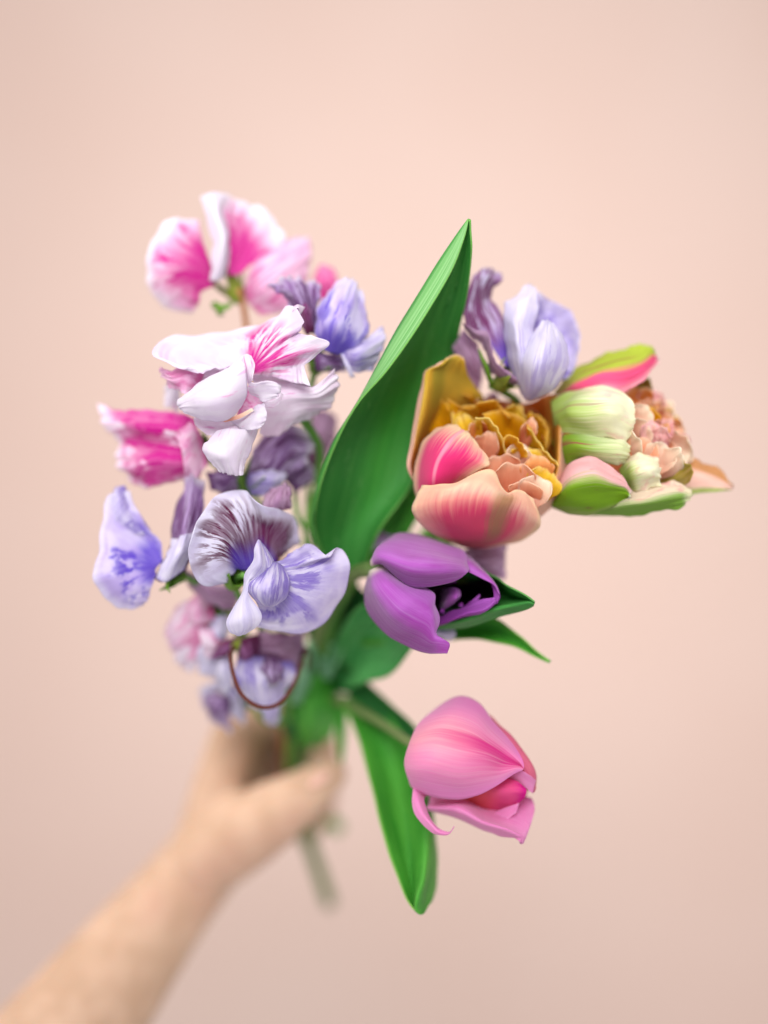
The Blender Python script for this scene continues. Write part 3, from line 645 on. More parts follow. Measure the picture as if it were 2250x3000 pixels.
    P([[(520, 1735, -36), (570, 1750, -36), (620, 1755, -36), (680, 1755, -37), (720, 1755, -38), (760, 1752, -38)], [(330, 1650, -24), (480, 1650, -16), (640, 1650, -12), (790, 1660, -14), (900, 1680, -20), (1000, 1710, -30)],
       [(180, 1540, -14), (400, 1510, -1), (620, 1490, 3), (830, 1510, 0), (1000, 1560, -8), (1160, 1640, -24)], [(120, 1440, -10), (370, 1370, 5), (640, 1330, 10), (870, 1390, 7), (1050, 1430, 0), (1235, 1570, -16)],
       [(148, 1300, -8), (400, 1250, 6), (700, 1190, 10), (910, 1310, 7), (1080, 1330, 1), (1228, 1460, -9)], [(200, 1203, -8), (450, 1190, 3), (800, 1070, 5), (935, 1270, 3), (1060, 1245, -1), (1180, 1330, -5)]], 'peach_front', n=48, ruf=.35, f=3, crumple=.15)
    tube('stem', t, T.p([(650, 1640, -38)])+[(1330, 1530, -64), (1180, 1640, -84), (1020, 1850, -104), (930, 2010, -118)]+to_fist(3), [4, 3, 3, 3, 3], M['stem_green'], n=60)
    # tall leaf with its near margin rolled over
    petal('leaf', t, [[(985, 1700, -66), (990, 1705, -68), (1010, 1710, -70), (1040, 1700, -68), (1060, 1690, -62)], [(925, 1560, -42), (924, 1580, -47), (1000, 1580, -58), (1080, 1560, -55), (1112, 1552, -46)],
                      [(936, 1430, -26), (932, 1450, -31), (1040, 1440, -47), (1140, 1430, -52), (1212, 1410, -48)], [(987, 1290, -16), (980, 1300, -21), (1080, 1280, -38), (1190, 1250, -48), (1290, 1220, -52)],
                      [(1052, 1180, -7), (1046, 1192, -13), (1130, 1150, -30), (1230, 1100, -44), (1335, 1060, -48)], [(1136, 1084, 0), (1105, 1075, -9), (1180, 1040, -25), (1260, 990, -36), (1347, 970, -36)],
                      [(1225, 955, 3), (1168, 955, -6), (1230, 915, -19), (1300, 880, -26), (1369, 870, -22)], [(1318, 803, 3), (1268, 796, -2), (1302, 785, -12), (1342, 765, -13), (1381, 740, -6)],
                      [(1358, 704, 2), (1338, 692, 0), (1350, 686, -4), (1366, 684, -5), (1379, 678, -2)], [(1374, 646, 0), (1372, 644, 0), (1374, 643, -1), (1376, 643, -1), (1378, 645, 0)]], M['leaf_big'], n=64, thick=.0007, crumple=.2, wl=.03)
    tube('leaf_base', t, [(1018, 1700, -68), (980, 1790, -88), (935, 1930, -108), (880, 2090, -128)], [4.5, 3.5, 3, 3], M['stem_green'], n=24)
peach_tulip()

# ------------------------------------------------------------------ green and cream double tulip
def green_tulip():
    T = Crop(1600, 990, 3, -9)
    t = thing('tulip', (985, 2420, -212), 'green and cream double tulip with frilly pink and orange centre', 'tulip')
    P = lambda rows, m, **k: petal('petal', t, T(rows), M[m], **k)
    I = lambda pts, d, m, ang, **k: pad('inner_petal', t, T.p(pts, d), M[m], ang=ang, **k)
    P([[(60, 600, -34), (60, 900, -40), (60, 1300, -34)], [(400, 520, -44), (420, 900, -52), (420, 1350, -44)], [(780, 480, -40), (820, 880, -44), (800, 1330, -40)], [(1060, 640, -34), (1150, 900, -34), (1050, 1260, -34)]], 'inner_peach')
    P([[(1000, 1100, -30), (980, 1180, -32), (1000, 1250, -30)], [(1250, 1055, -26), (1230, 1180, -22), (1200, 1372, -24)], [(1400, 1105, -26), (1400, 1210, -20), (1400, 1367, -22)], [(1530, 1155, -26), (1535, 1260, -22), (1530, 1350, -22)], [(1638, 1298, -24), (1648, 1312, -24), (1635, 1335, -24)]], 'parrot_peach', n=30, ruf=.4)
    P([[(60, 490, -34), (110, 500, -26), (160, 510, -24)], [(200, 320, -32), (240, 400, -18), (300, 470, -16)], [(400, 195, -32), (430, 310, -14), (520, 440, -12)], [(620, 112, -32), (650, 260, -14), (690, 485, -14)],
       [(800, 80, -32), (810, 220, -18), (835, 390, -18)], [(900, 71, -30), (930, 150, -24), (940, 275, -22)], [(930, 108, -28), (968, 165, -26), (986, 210, -26)]], 'parrot_top', n=48, ruf=.7, f=7, crumple=.4)
    def S(b, q, wd, m, reach=260, drop=9, **k):
        L = math.hypot(b[0]-q[0], b[1]-q[1]); f = min(1, reach/L)
        b = (q[0]+(b[0]-q[0])*f, q[1]+(b[1]-q[1])*f, q[2]-drop)
        shell('inner_petal', t, T.p([b])[0], T.p([q])[0], wd/3, M[m], **k)
    jr = random.Random(9)
    def J(b, q, wd, m, **k):
        S((b[0]+jr.uniform(-60, 60), b[1]+jr.uniform(-60, 60), b[2]), (q[0]+jr.uniform(-16, 16), q[1]+jr.uniform(-16, 16), q[2]), wd*jr.uniform(.8, 1.3), m,
          reach=jr.uniform(230, 340), drop=jr.uniform(5, 10), curl=jr.uniform(.5, 3), frill=jr.uniform(.6, 1.5), **k)
    for q, wd, m in (((890, 340, -30), 200, 'parrot_olive'), ((985, 450, -31), 260, 'parrot_pink'), ((1090, 560, -31), 260, 'inner_cream'), ((1175, 690, -31), 260, 'inner_yellow'), ((1225, 830, -28), 260, 'inner_orange'), ((1250, 980, -24), 260, 'parrot_pink'), ((1275, 1080, -18), 240, 'inner_cream')):
        J((800, 860, -44), q, wd, m, cup=6, lift=-2)
    for q, wd, m in (((800, 420, -24), 290, 'inner_orange'), ((930, 530, -25), 300, 'inner_peach'), ((1020, 640, -25), 280, 'inner_yellow'), ((1110, 700, -24), 260, 'inner_peach'), ((1190, 840, -22), 250, 'inner_peach'), ((1230, 960, -18), 240, 'inner_cream'), ((1220, 1100, -14), 280, 'inner_cream')):
        J((850, 880, -42), q, wd, m, cup=6, lift=-2)
    for q, wd, m in (((880, 590, -17), 260, 'inner_gold'), ((970, 690, -18), 240, 'inner_gold'), ((1060, 710, -17), 220, 'parrot_pink'), ((1110, 840, -15), 220, 'parrot_pink'), ((1130, 960, -12), 230, 'inner_peach')):
        J((900, 930, -38), q, wd, m, cup=5)
    for b, q, wd, m in (((700, 760, -20), (890, 620, -12), 230, 'inner_cream'), ((740, 880, -20), (905, 780, -9), 230, 'inner_cream'), ((860, 980, -22), (970, 740, -8), 230, 'parrot_pink'), ((940, 1040, -22), (1060, 800, -9), 190, 'parrot_pink'),
                        ((820, 1080, -18), (900, 870, -5), 230, 'inner_peach'), ((700, 1010, -14), (830, 900, -4), 230, 'inner_cream'), ((920, 1160, -18), (1090, 960, -5), 260, 'inner_cream'), ((960, 1220, -16), (1190, 1010, -4), 250, 'inner_cream'), ((980, 1260, -16), (1260, 1110, -7), 190, 'parrot_olive')):
        J(b, q, wd, m, cup=jr.choice((-4, 3, 4)))
    P([[(300, 1480, -24), (320, 1530, -22), (390, 1560, -26)], [(640, 1380, -12), (640, 1480, -4), (640, 1562, -16)], [(820, 1350, -6), (830, 1450, 0), (830, 1555, -14)], [(1010, 1270, -8), (1020, 1400, -1), (1020, 1533, -12)],
       [(1150, 1275, -10), (1170, 1380, -4), (1180, 1490, -10)], [(1265, 1355, -10), (1280, 1380, -8), (1245, 1430, -9)]], 'parrot_low2', n=44, ruf=.6, f=4, crumple=.5, wl=.018)
    P([[(640, 1160, -10), (690, 1250, -8), (760, 1340, -10)], [(720, 1050, -4), (780, 1190, 3), (800, 1370, -6)], [(850, 1015, -4), (900, 1160, 5), (910, 1330, -5)], [(970, 1060, -6), (1012, 1180, 0), (1010, 1300, -6)]], 'parrot_white', n=40, ruf=.5, f=3, crumple=.5, wl=.016)
    P([[(60, 900, -24), (70, 1000, -22), (100, 1090, -24)], [(200, 850, -10), (220, 960, -3), (220, 1110, -10)], [(420, 850, -4), (420, 960, 3), (430, 1070, -4)], [(640, 880, -2), (640, 980, 3), (610, 1110, -4)], [(722, 970, -4), (728, 1020, -3), (690, 1090, -5)]], 'parrot_green', n=44, ruf=.4, f=3, crumple=.5, wl=.02)
    P([[(40, 560, -26), (60, 700, -20), (80, 850, -24)], [(180, 478, -20), (180, 650, -4), (180, 840, -12)], [(330, 425, -16), (370, 620, 6), (380, 860, -4)], [(480, 403, -14), (540, 620, 10), (560, 880, 0)],
       [(620, 445, -12), (680, 640, 6), (660, 925, -2)], [(720, 540, -8), (760, 680, 1), (700, 920, -3)], [(770, 610, -5), (788, 690, -1), (745, 790, -3)]], 'parrot_white', n=56, ruf=.3, f=3, crumple=.5, wl=.02)
    P([[(40, 1400, -22), (50, 1470, -18), (60, 1495, -22)], [(190, 1110, -6), (200, 1320, 6), (200, 1542, -12)], [(380, 1035, -2), (400, 1260, 10), (390, 1562, -10)], [(560, 1130, 0), (570, 1290, 8), (540, 1480, -6)],
       [(700, 1230, 0), (700, 1320, 3), (690, 1405, -4)], [(732, 1340, 0), (744, 1370, 0), (740, 1397, -1)]], 'parrot_low', n=48, ruf=.5, f=3, crumple=.5, wl=.018)
    tube('stem', t, T.p([(240, 1000, -36)])+[(1600, 1400, -50), (1450, 1480, -70), (1250, 1640, -92), (1040, 1880, -112), (930, 2030, -124)]+to_fist(5, (990, 2425, -214)), [4, 3, 3, 3, 3, 3, 3, 3.4], M['stem_green'], n=70)
    petal('leaf', t, [[(960, 2010, -116), (975, 2020, -114), (990, 2030, -112)], [(985, 1880, -88), (1040, 1920, -96), (1070, 2000, -80)], [(1030, 1800, -70), (1100, 1870, -80), (1140, 1978, -62)],
                      [(1090, 1760, -60), (1150, 1820, -68), (1207, 1900, -52)], [(1180, 1750, -52), (1220, 1790, -54), (1245, 1835, -48)], [(1290, 1740, -50), (1300, 1750, -50), (1305, 1765, -50)]], M['leaf_soft'], n=36, thick=.0006)
green_tulip()

# ------------------------------------------------------------------ sweet peas
GRP = None
def sweet_pea(k, label, stem, smat='stem_green', end=None, rad=1.3):
    tail = to_fist(k, end)
    t = thing('sweet_pea', tail[-1], label, 'sweet pea')
    tube('stem', t, stem+tail, rad, M[smat], n=60, sides=10)
    return t

def pea_white():
    T = Crop(440, 870, 3, -2)
    t = sweet_pea(2, 'frilly white sweet pea with magenta streaks fanning out of its throat', T.p([(1180, 1000, -24), (1330, 1075, -30), (1430, 1200, -40), (1490, 1350, -52), (1480, 1600, -66)])+[(905, 1540, -80), (890, 1750, -100)], rad=1.7)
    P = lambda nm, rows, m, **k: petal(nm, t, T(rows), M[m], **k)
    calyx(t, T.p([(1330, 1075, -30)])[0], T.p([(1150, 900, -18)])[0], M['calyx_green'], .9)
    P('standard_petal', [[(840, 640, -6), (845, 630, -6), (852, 620, -6), (860, 610, -6), (870, 602, -6), (880, 600, -6), (890, 604, -6), (898, 612, -6), (905, 625, -6), (910, 640, -6), (914, 655, -6), (914, 670, -6), (905, 690, -6)],
       [(700, 615, -10), (620, 560, -12), (680, 500, -13), (770, 460, -12), (860, 430, -11), (940, 420, -9), (990, 450, -6), (1020, 490, -5), (1040, 520, -5), (1060, 560, -4), (1070, 590, -4), (1060, 640, -5), (1040, 690, -7)],
       [(480, 655, -4), (240, 570, -8), (330, 440, -16), (600, 400, -18), (850, 340, -15), (1000, 280, -12), (1120, 270, -7), (1170, 330, -2), (1180, 400, -4), (1250, 440, -1), (1310, 500, 1), (1240, 610, -6), (1220, 740, -4)],
       [(300, 610, -2), (20, 520, -6), (160, 340, -18), (500, 345, -26), (850, 262, -22), (1080, 180, -16), (1265, 80, -3), (1340, 220, 3), (1295, 310, -4), (1430, 340, 4), (1575, 430, 6), (1365, 590, -4), (1405, 775, 3)]], 'pea_white_streaked', n=80, ruf=.75, f=6)
    P('standard_petal', [[(1250, 130, -2), (1270, 75, -3)], [(1300, 100, -1), (1310, 62, -6)], [(1320, 150, -5), (1362, 90, -10)]], 'pea_white_shaded', n=12)
    P('standard_petal', [[(480, 660, -14), (440, 760, -14), (400, 810, -14)], [(330, 590, -8), (330, 700, -8), (300, 850, -10)], [(180, 640, -12), (200, 720, -10), (230, 820, -14)], [(80, 620, -16), (100, 680, -16), (160, 770, -18)]], 'pea_blush', ruf=.8)
    P('standard_petal', [[(980, 750, -16), (980, 900, -14), (980, 1050, -16), (960, 1200, -20)], [(1200, 760, -12), (1200, 880, -10), (1180, 1000, -14), (1080, 1228, -22)], [(1430, 780, -8), (1450, 860, -8), (1400, 960, -14), (1280, 1120, -22)], [(1610, 645, -14), (1660, 740, -14), (1590, 940, -20), (1460, 1010, -24)]], 'pea_white_shaded', n=36, ruf=.8)
    P('wing_petal', [[(830, 503, 0), (845, 700, 3), (850, 850, 2), (800, 965, -2)], [(700, 610, 0), (720, 760, 9), (720, 900, 10), (720, 1050, 0)], [(560, 675, -2), (560, 790, 10), (570, 930, 12), (600, 1095, 2)],
       [(400, 780, -4), (400, 850, 7), (420, 950, 9), (450, 1070, 2)], [(265, 890, -4), (290, 910, 0), (310, 960, 2), (330, 1035, 0)], [(236, 930, -4), (238, 945, -3), (248, 965, -3), (268, 990, -3)]], 'pea_white', n=40, ruf=.25)
    P('wing_petal', [[(800, 560, 1), (840, 503, 3), (890, 520, 2)], [(820, 650, -2), (870, 620, 4), (920, 600, 3)], [(840, 720, -3), (870, 690, 2), (905, 690, 4)], [(860, 765, -4), (880, 755, 0), (900, 735, 3)]], 'pea_white_shaded', n=20)
    P('wing_petal', [[(880, 740, 0), (860, 800, -3), (880, 850, -4)], [(920, 760, 5), (930, 820, 3), (950, 890, 0)], [(1000, 730, 8), (1020, 810, 5), (1000, 920, 2)], [(1100, 745, 6), (1120, 820, 6), (1070, 900, 4)], [(1142, 800, 4), (1140, 840, 5), (1110, 880, 4)]], 'pea_white', n=24, ruf=.5)
    P('wing_petal', [[(1000, 920, 2), (1005, 972, 0)], [(1070, 905, 4), (1080, 962, 2)], [(1130, 880, 6), (1142, 922, 4)], [(1150, 843, 6), (1172, 850, 5)]], 'pea_white_shaded', n=14)
    P('wing_petal', [[(700, 1090, -6), (760, 1130, -6), (800, 1160, -4)], [(830, 1010, -4), (870, 1080, 2), (870, 1168, 3)], [(930, 960, -1), (950, 1050, 5), (950, 1160, 4)], [(1005, 930, 1), (1033, 1040, 4), (1000, 1120, 4)]], 'pea_white', n=24, ruf=.3)
    P('wing_petal', [[(870, 780, -8), (820, 900, -10), (760, 1040, -10)], [(930, 860, -7), (900, 950, -8), (850, 1050, -9)], [(990, 920, -4), (970, 980, -5), (900, 1080, -6)]], 'pea_blush', n=18)
    P('wing_petal', [[(380, 1060, -8), (400, 1130, -8), (500, 1215, -8)], [(600, 1070, -10), (600, 1150, -8), (610, 1230, -8)], [(850, 1030, -9), (850, 1110, -7), (850, 1190, -7)]], 'pea_white_shaded', n=22, ruf=.3)
    P('wing_petal', [[(590, 1175, -2), (700, 1155, 2), (850, 1165, 0), (948, 1155, -6)], [(520, 1250, 0), (660, 1270, 6), (800, 1270, 3), (912, 1270, -6)], [(463, 1330, 0), (620, 1380, 8), (750, 1390, 5), (862, 1400, -4)], [(530, 1462, 0), (640, 1465, 5), (740, 1485, 4), (838, 1480, -2)], [(620, 1530, -1), (690, 1552, 1), (750, 1570, 1), (812, 1574, -1)]], 'pea_white', n=32, ruf=.35)
    P('standard_petal', [[(890, 680, -11), (900, 730, -13), (930, 790, -14)], [(1100, 690, -13), (1100, 750, -14), (1100, 830, -15)], [(1300, 720, -12), (1300, 780, -13), (1290, 830, -15)], [(1400, 770, -9), (1400, 790, -11), (1390, 820, -14)]], 'pea_white_shaded', n=24, ruf=.4)
    P('standard_petal', [[(860, 560, -15), (860, 660, -15), (840, 800, -15)], [(620, 570, -17), (600, 680, -17), (600, 820, -16)], [(400, 600, -17), (390, 700, -17), (420, 840, -16)]], 'pea_white_shaded', n=20, ruf=.4)  # backing sheet added for the grey shade between standard and wing
    P('keel_petal', [[(640, 1090, -5), (660, 1098, -5)], [(780, 1030, 1), (800, 1062, 1)], [(895, 975, 3), (915, 997, 3)]], 'inner_cream', n=12)
pea_white()

def pea_lavender_front():
    T = Crop(530, 1400, 3, -3)
    t = sweet_pea(4, 'pale lavender sweet pea with maroon-streaked standard and a white drooping wing', T.p([(560, 850, -16), (480, 900, -24), (520, 1050, -40), (760, 1400, -60)])+[(830, 1960, -90)])
    P = lambda nm, rows, m, **k: petal(nm, t, T(rows), M[m], **k)
    calyx(t, T.p([(440, 960, -24)])[0], T.p([(520, 780, -14)])[0], M['calyx_green'], 1.0)
    P('standard_petal', [[(740, 340, -16), (830, 300, -15), (965, 270, -20)], [(710, 220, -22), (840, 190, -12), (975, 200, -18)], [(790, 120, -26), (880, 100, -16), (960, 110, -20)], [(900, 70, -26), (935, 64, -22), (955, 80, -22)]], 'pea_mauve', n=26, ruf=.8, f=3)
    P('standard_petal', [[(500, 790, -14), (515, 800, -14), (540, 810, -14), (570, 815, -15), (600, 820, -15), (640, 825, -16), (680, 825, -16), (730, 825, -17), (770, 820, -17), (800, 810, -17)],
       [(450, 850, -12), (390, 790, -6), (370, 690, -2), (400, 570, -2), (470, 480, -6), (560, 450, -9), (640, 450, -12), (730, 480, -12), (820, 580, -16), (860, 720, -20)],
       [(390, 910, -13), (240, 860, -5), (190, 700, 1), (230, 500, 0), (300, 330, -6), (440, 250, -8), (600, 270, -9), (740, 370, -8), (920, 440, -18), (940, 630, -26)],
       [(345, 945, -14), (160, 930, -6), (64, 700, 2), (100, 480, 7), (190, 300, -4), (340, 145, -10), (560, 110, -12), (715, 240, -3), (985, 330, -22), (1062, 580, -30)]], 'pea_maroon_streak', n=60, ruf=.5, f=4)
    P('wing_petal', [[(780, 760, -1), (800, 775, -1), (820, 800, -1), (840, 830, -1), (850, 870, -1), (850, 920, -1), (830, 980, -1), (740, 1040, -1), (650, 1060, -2)],
       [(880, 720, -5), (940, 730, -5), (1000, 770, -2), (1040, 800, -3), (1060, 870, -3), (1030, 980, -3), (960, 1080, -4), (860, 1140, -5), (680, 1150, -6)],
       [(950, 670, -8), (1050, 650, -8), (1150, 720, 0), (1220, 740, -4), (1280, 830, -4), (1230, 1030, -6), (1080, 1200, -8), (880, 1250, -9), (660, 1230, -9)],
       [(1010, 630, -9), (1150, 580, -10), (1285, 690, 1), (1395, 618, -8), (1484, 790, -8), (1405, 1080, -13), (1190, 1325, -16), (880, 1354, -14), (640, 1290, -12)]], 'pea_lavender', n=56, ruf=.4, f=4)
    P('wing_petal', [[(690, 553, 2), (700, 560, 1), (730, 590, 0)], [(740, 680, 4), (770, 680, 3), (800, 700, -2)], [(750, 790, 3), (790, 790, 3), (828, 770, -2)]], 'pea_lavender', n=16)
    P('keel_petal', [[(760, 760, 0), (830, 738, 0), (900, 780, -2)], [(680, 850, 4), (800, 850, 8), (945, 870, 2)], [(600, 920, 5), (770, 960, 13), (957, 930, 3)], [(593, 1000, 4), (760, 1050, 11), (930, 1040, 3)], [(680, 1100, 3), (770, 1112, 5), (860, 1100, 3)], [(740, 1128, 1), (780, 1132, 1), (820, 1122, 1)]], 'pea_lavender', n=30, crumple=.1)
    P('wing_petal', [[(675, 548, 4), (685, 545, 4), (697, 555, 3)], [(650, 620, 6), (690, 630, 8), (735, 660, 3)], [(640, 720, 5), (690, 750, 9), (753, 785, 4)], [(560, 840, 2), (620, 835, 6), (720, 852, 4)], [(555, 930, 2), (575, 920, 5), (612, 888, 5)],
       [(530, 1020, 1), (560, 1000, 5), (588, 985, 6)], [(460, 1140, 2), (540, 1120, 7), (620, 1062, 5)], [(398, 1270, 3), (540, 1240, 9), (706, 1195, 5)], [(428, 1352, 2), (550, 1335, 6), (682, 1292, 4)], [(490, 1385, 1), (515, 1388, 2), (565, 1376, 2)]], 'pea_lavender_pale', n=44, ruf=.1, crumple=.1)
pea_lavender_front()

def pea_right():
    T = Crop(1330, 770, 4, -8)
    t = sweet_pea(10, 'lavender sweet pea with a maroon-flecked standard standing behind the peach double tulip', T.p([(440, 1440, -26), (560, 1500, -32), (760, 1660, -44)])+[(1480, 1240, -72), (1300, 1480, -92), (1080, 1800, -112), (950, 2000, -120)], rad=1.6)
    P = lambda nm, rows, m, **k: petal(nm, t, T(rows), M[m], **k)
    P('standard_petal', [[(330, 1350, -46), (310, 1420, -45), (300, 1500, -46)], [(340, 1150, -40), (250, 1230, -38), (150, 1380, -42)], [(270, 950, -36), (160, 1030, -34), (40, 1200, -38)], [(120, 770, -32), (60, 870, -32), (-20, 1000, -34)]], 'pea_mauve', ruf=.5)
    P('standard_petal', [[(950, 1300, -28), (930, 1000, -32), (930, 800, -32), (940, 700, -31), (940, 640, -30)], [(1150, 1380, -28), (1150, 1000, -38), (1080, 760, -38), (1000, 620, -36), (960, 500, -30)], [(1320, 1350, -28), (1360, 1000, -38), (1250, 700, -38), (1080, 560, -38), (980, 400, -30)], [(1400, 1290, -30), (1478, 980, -32), (1390, 600, -34), (1140, 452, -36), (960, 325, -30)]], 'pea_lavender', n=40, ruf=.5)
    P('standard_petal', [[(560, 1150, -24), (600, 1200, -22), (650, 1230, -22)], [(380, 900, -26), (480, 980, -26), (615, 950, -26)], [(170, 760, -20), (330, 720, -26), (575, 630, -30)], [(100, 560, -20), (280, 480, -26), (430, 450, -34)],
       [(160, 300, -22), (300, 280, -24), (470, 310, -32)], [(212, 150, -26), (360, 130, -24), (548, 220, -30)], [(290, 80, -32), (400, 68, -32), (568, 130, -34)]], 'pea_maroon_fleck', n=44, ruf=.5)
    P('standard_petal', [[(100, 700, -16), (115, 730, -16), (130, 765, -18)], [(250, 785, -12), (250, 830, -13), (240, 880, -18)], [(405, 820, -10), (380, 890, -12), (340, 970, -18)], [(432, 1010, -10), (420, 1070, -13), (400, 1140, -20)],
       [(520, 1180, -12), (500, 1230, -15), (470, 1290, -22)], [(660, 1310, -14), (650, 1345, -17), (640, 1385, -24)], [(800, 1390, -18), (795, 1405, -19), (790, 1420, -22)]], 'pea_mauve', n=30, ruf=.5, f=6)
    P('wing_petal', [[(800, 1560, -22), (830, 1580, -20), (860, 1600, -20)], [(660, 1230, -18), (780, 1230, -8), (950, 1250, -10)], [(620, 950, -16), (750, 950, -4), (930, 920, -8)], [(580, 650, -18), (730, 700, -6), (940, 760, -12)],
       [(595, 490, -24), (780, 470, -14), (985, 560, -16)], [(700, 410, -28), (850, 365, -20), (965, 430, -20)], [(835, 290, -28), (900, 262, -26), (965, 305, -24)]], 'pea_lavender_pale', n=40, ruf=.5)
    P('wing_petal', [[(820, 1590, -20), (860, 1615, -20), (920, 1610, -20)], [(780, 1380, -14), (950, 1430, -6), (1190, 1465, -14)], [(760, 1150, -8), (1000, 1180, 2), (1315, 1250, -10)], [(830, 930, -8), (1050, 950, 2), (1335, 1030, -8)], [(960, 790, -10), (1080, 790, 0), (1275, 860, -8)], [(1035, 695, -12), (1100, 685, -10), (1175, 740, -10)]], 'pea_lavender_pale', n=40, ruf=.35)
    calyx(t, T.p([(480, 1470, -28)])[0], T.p([(650, 1330, -22)])[0], M['calyx_olive'], .9)
    petal('calyx', t, T([[(420, 1440, -24), (450, 1430, -22), (470, 1440, -24)], [(350, 1250, -20), (385, 1240, -17), (415, 1250, -20)], [(305, 1100, -20), (325, 1100, -18), (345, 1100, -20)], [(285, 1015, -22), (290, 1012, -22), (296, 1010, -22)]]), M['calyx_green'], n=16)
    pad('standard_petal', t, T.p([(380, 1570), (440, 1520), (500, 1540), (530, 1620), (420, 1660), (370, 1640)], -40), M['pea_mauve'], ang=90, slope=.02)
pea_right()

def pea_pink_top():
    T = Crop(400, 530, 2.212, -4)
    t = sweet_pea(6, 'white sweet pea with large magenta throats on a tan stalk, behind the frilly white one', T.p([(660, 700, -56), (690, 800, -60), (715, 960, -66)])+[(735, 1050, -74), (780, 1300, -90), (830, 1700, -110)], 'stem_tan')
    P = lambda nm, rows, m, **k: petal(nm, t, T(rows), M[m], **k)
    P('standard_petal', [[(500, 600, -50), (500, 620, -50), (500, 640, -50), (505, 660, -50), (510, 680, -50)], [(440, 420, -48), (380, 470, -44), (340, 560, -42), (350, 660, -44), (420, 720, -48)], [(410, 290, -50), (230, 350, -44), (150, 560, -40), (200, 720, -44), (400, 790, -50)], [(420, 250, -54), (180, 270, -50), (65, 560, -46), (140, 785, -50), (345, 862, -54)]], 'pea_magenta_soft', n=40, ruf=.5)
    P('standard_petal', [[(590, 610, -52), (610, 610, -52), (640, 610, -52), (660, 605, -52), (690, 590, -52)], [(600, 400, -54), (660, 400, -56), (720, 420, -58), (760, 460, -56), (770, 520, -54)], [(560, 210, -54), (680, 250, -62), (790, 300, -62), (850, 380, -60), (860, 480, -56)], [(580, 85, -54), (720, 150, -64), (820, 180, -66), (950, 335, -64), (950, 450, -60)]], 'pea_magenta_soft', n=40, ruf=.8)
    P('wing_petal', [[(415, 100, -50), (500, 75, -46), (600, 85, -52)], [(450, 230, -46), (520, 210, -40), (560, 200, -50)], [(490, 380, -44), (560, 360, -36), (605, 370, -48)], [(485, 520, -44), (550, 520, -38), (592, 520, -48)], [(470, 650, -46), (520, 650, -42), (560, 620, -48)]], 'pea_white', n=30, ruf=.5)
    P('wing_petal', [[(700, 700, -58), (720, 780, -58), (800, 870, -58)], [(755, 540, -54), (830, 680, -50), (970, 840, -56)], [(920, 430, -56), (980, 560, -54), (1040, 720, -58)], [(1115, 365, -62), (1132, 450, -60), (1090, 640, -62)]], 'pea_blush', n=34, ruf=.5)
    P('wing_petal', [[(920, 400, -62), (960, 470, -62), (1020, 640, -62)], [(1040, 370, -62), (1060, 460, -60), (1070, 640, -62)], [(1120, 385, -66), (1128, 470, -66), (1095, 640, -66)]], 'pea_blush', n=20, ruf=.5)
    P('standard_petal', [[(1160, 760, -66), (1230, 780, -66), (1300, 730, -66)], [(1148, 640, -66), (1220, 640, -62), (1300, 640, -66)], [(1180, 550, -70), (1220, 542, -68), (1280, 575, -70)]], 'pea_hotpink', n=20, ruf=.5)
    calyx(t, T.p([(680, 790, -60)])[0], T.p([(600, 650, -60)])[0], M['calyx_olive'], 1.0)
    petal('calyx', t, T([[(640, 790, -54), (660, 770, -54)], [(570, 800, -52), (600, 820, -50)], [(500, 790, -52), (560, 855, -50)], [(480, 800, -54), (540, 880, -52)]]), M['calyx_green'], n=12, ruf=1)
pea_pink_top()

def pea_violet_mid():
    T = Crop(400, 530, 2.212, -2)
    t = sweet_pea(7, 'lavender sweet pea with a vivid violet wing tucked against the tall tulip leaf', T.p([(1180, 1150, -34), (1150, 1250, -44)])+[(905, 1200, -62), (900, 1500, -84), (880, 1800, -104)])
    P = lambda nm, rows, m, **k: petal(nm, t, T(rows), M[m], **k)
    P('standard_petal', [[(1100, 1000, -30), (1120, 990, -30), (1140, 990, -31), (1160, 1000, -32)], [(1000, 820, -28), (1060, 830, -24), (1120, 830, -27), (1170, 850, -30)], [(900, 700, -28), (1000, 690, -22), (1090, 690, -28), (1190, 740, -30)], [(840, 685, -32), (940, 630, -32), (1060, 640, -35), (1197, 665, -34)]], 'pea_dusky', n=36, ruf=1.2, f=5)
    P('standard_petal', [[(1110, 1010, -26), (1130, 980, -26), (1160, 980, -28)], [(1050, 850, -26), (1090, 860, -22), (1140, 900, -24)], [(1040, 800, -26), (1090, 790, -24), (1140, 840, -26)]], 'pea_maroon', n=16)
    P('wing_petal', [[(1150, 1110, -34), (1155, 1170, -33), (1160, 1230, -34)], [(1250, 1120, -34), (1260, 1180, -32), (1260, 1240, -36)], [(1350, 1130, -34), (1355, 1180, -34), (1360, 1230, -36)]], 'pea_dusky', n=16, ruf=.5)
    P('wing_petal', [[(1190, 1080, -26), (1250, 1112, -24), (1330, 1125, -26)], [(1155, 930, -24), (1290, 920, -14), (1455, 1045, -22)], [(1210, 760, -28), (1340, 760, -20), (1505, 920, -26)], [(1310, 640, -34), (1400, 645, -32), (1445, 720, -32)]], 'pea_violet', n=36, ruf=.7, f=4)
    P('wing_petal', [[(1340, 1090, -26), (1340, 1140, -25), (1340, 1190, -26)], [(1450, 1035, -24), (1440, 1130, -20), (1430, 1235, -26)], [(1595, 945, -30), (1610, 1040, -26), (1535, 1225, -30)]], 'pea_lavender', n=26, ruf=.5)
    P('keel_petal', [[(1320, 1120, -24), (1345, 1120, -24)], [(1360, 1200, -24), (1390, 1200, -24)], [(1385, 1275, -26), (1415, 1270, -26)]], 'pea_lavender_pale', n=10)
    calyx(t, T.p([(1150, 1240, -44)])[0], T.p([(1200, 1130, -34)])[0], M['calyx_green'], .8)
pea_violet_mid()

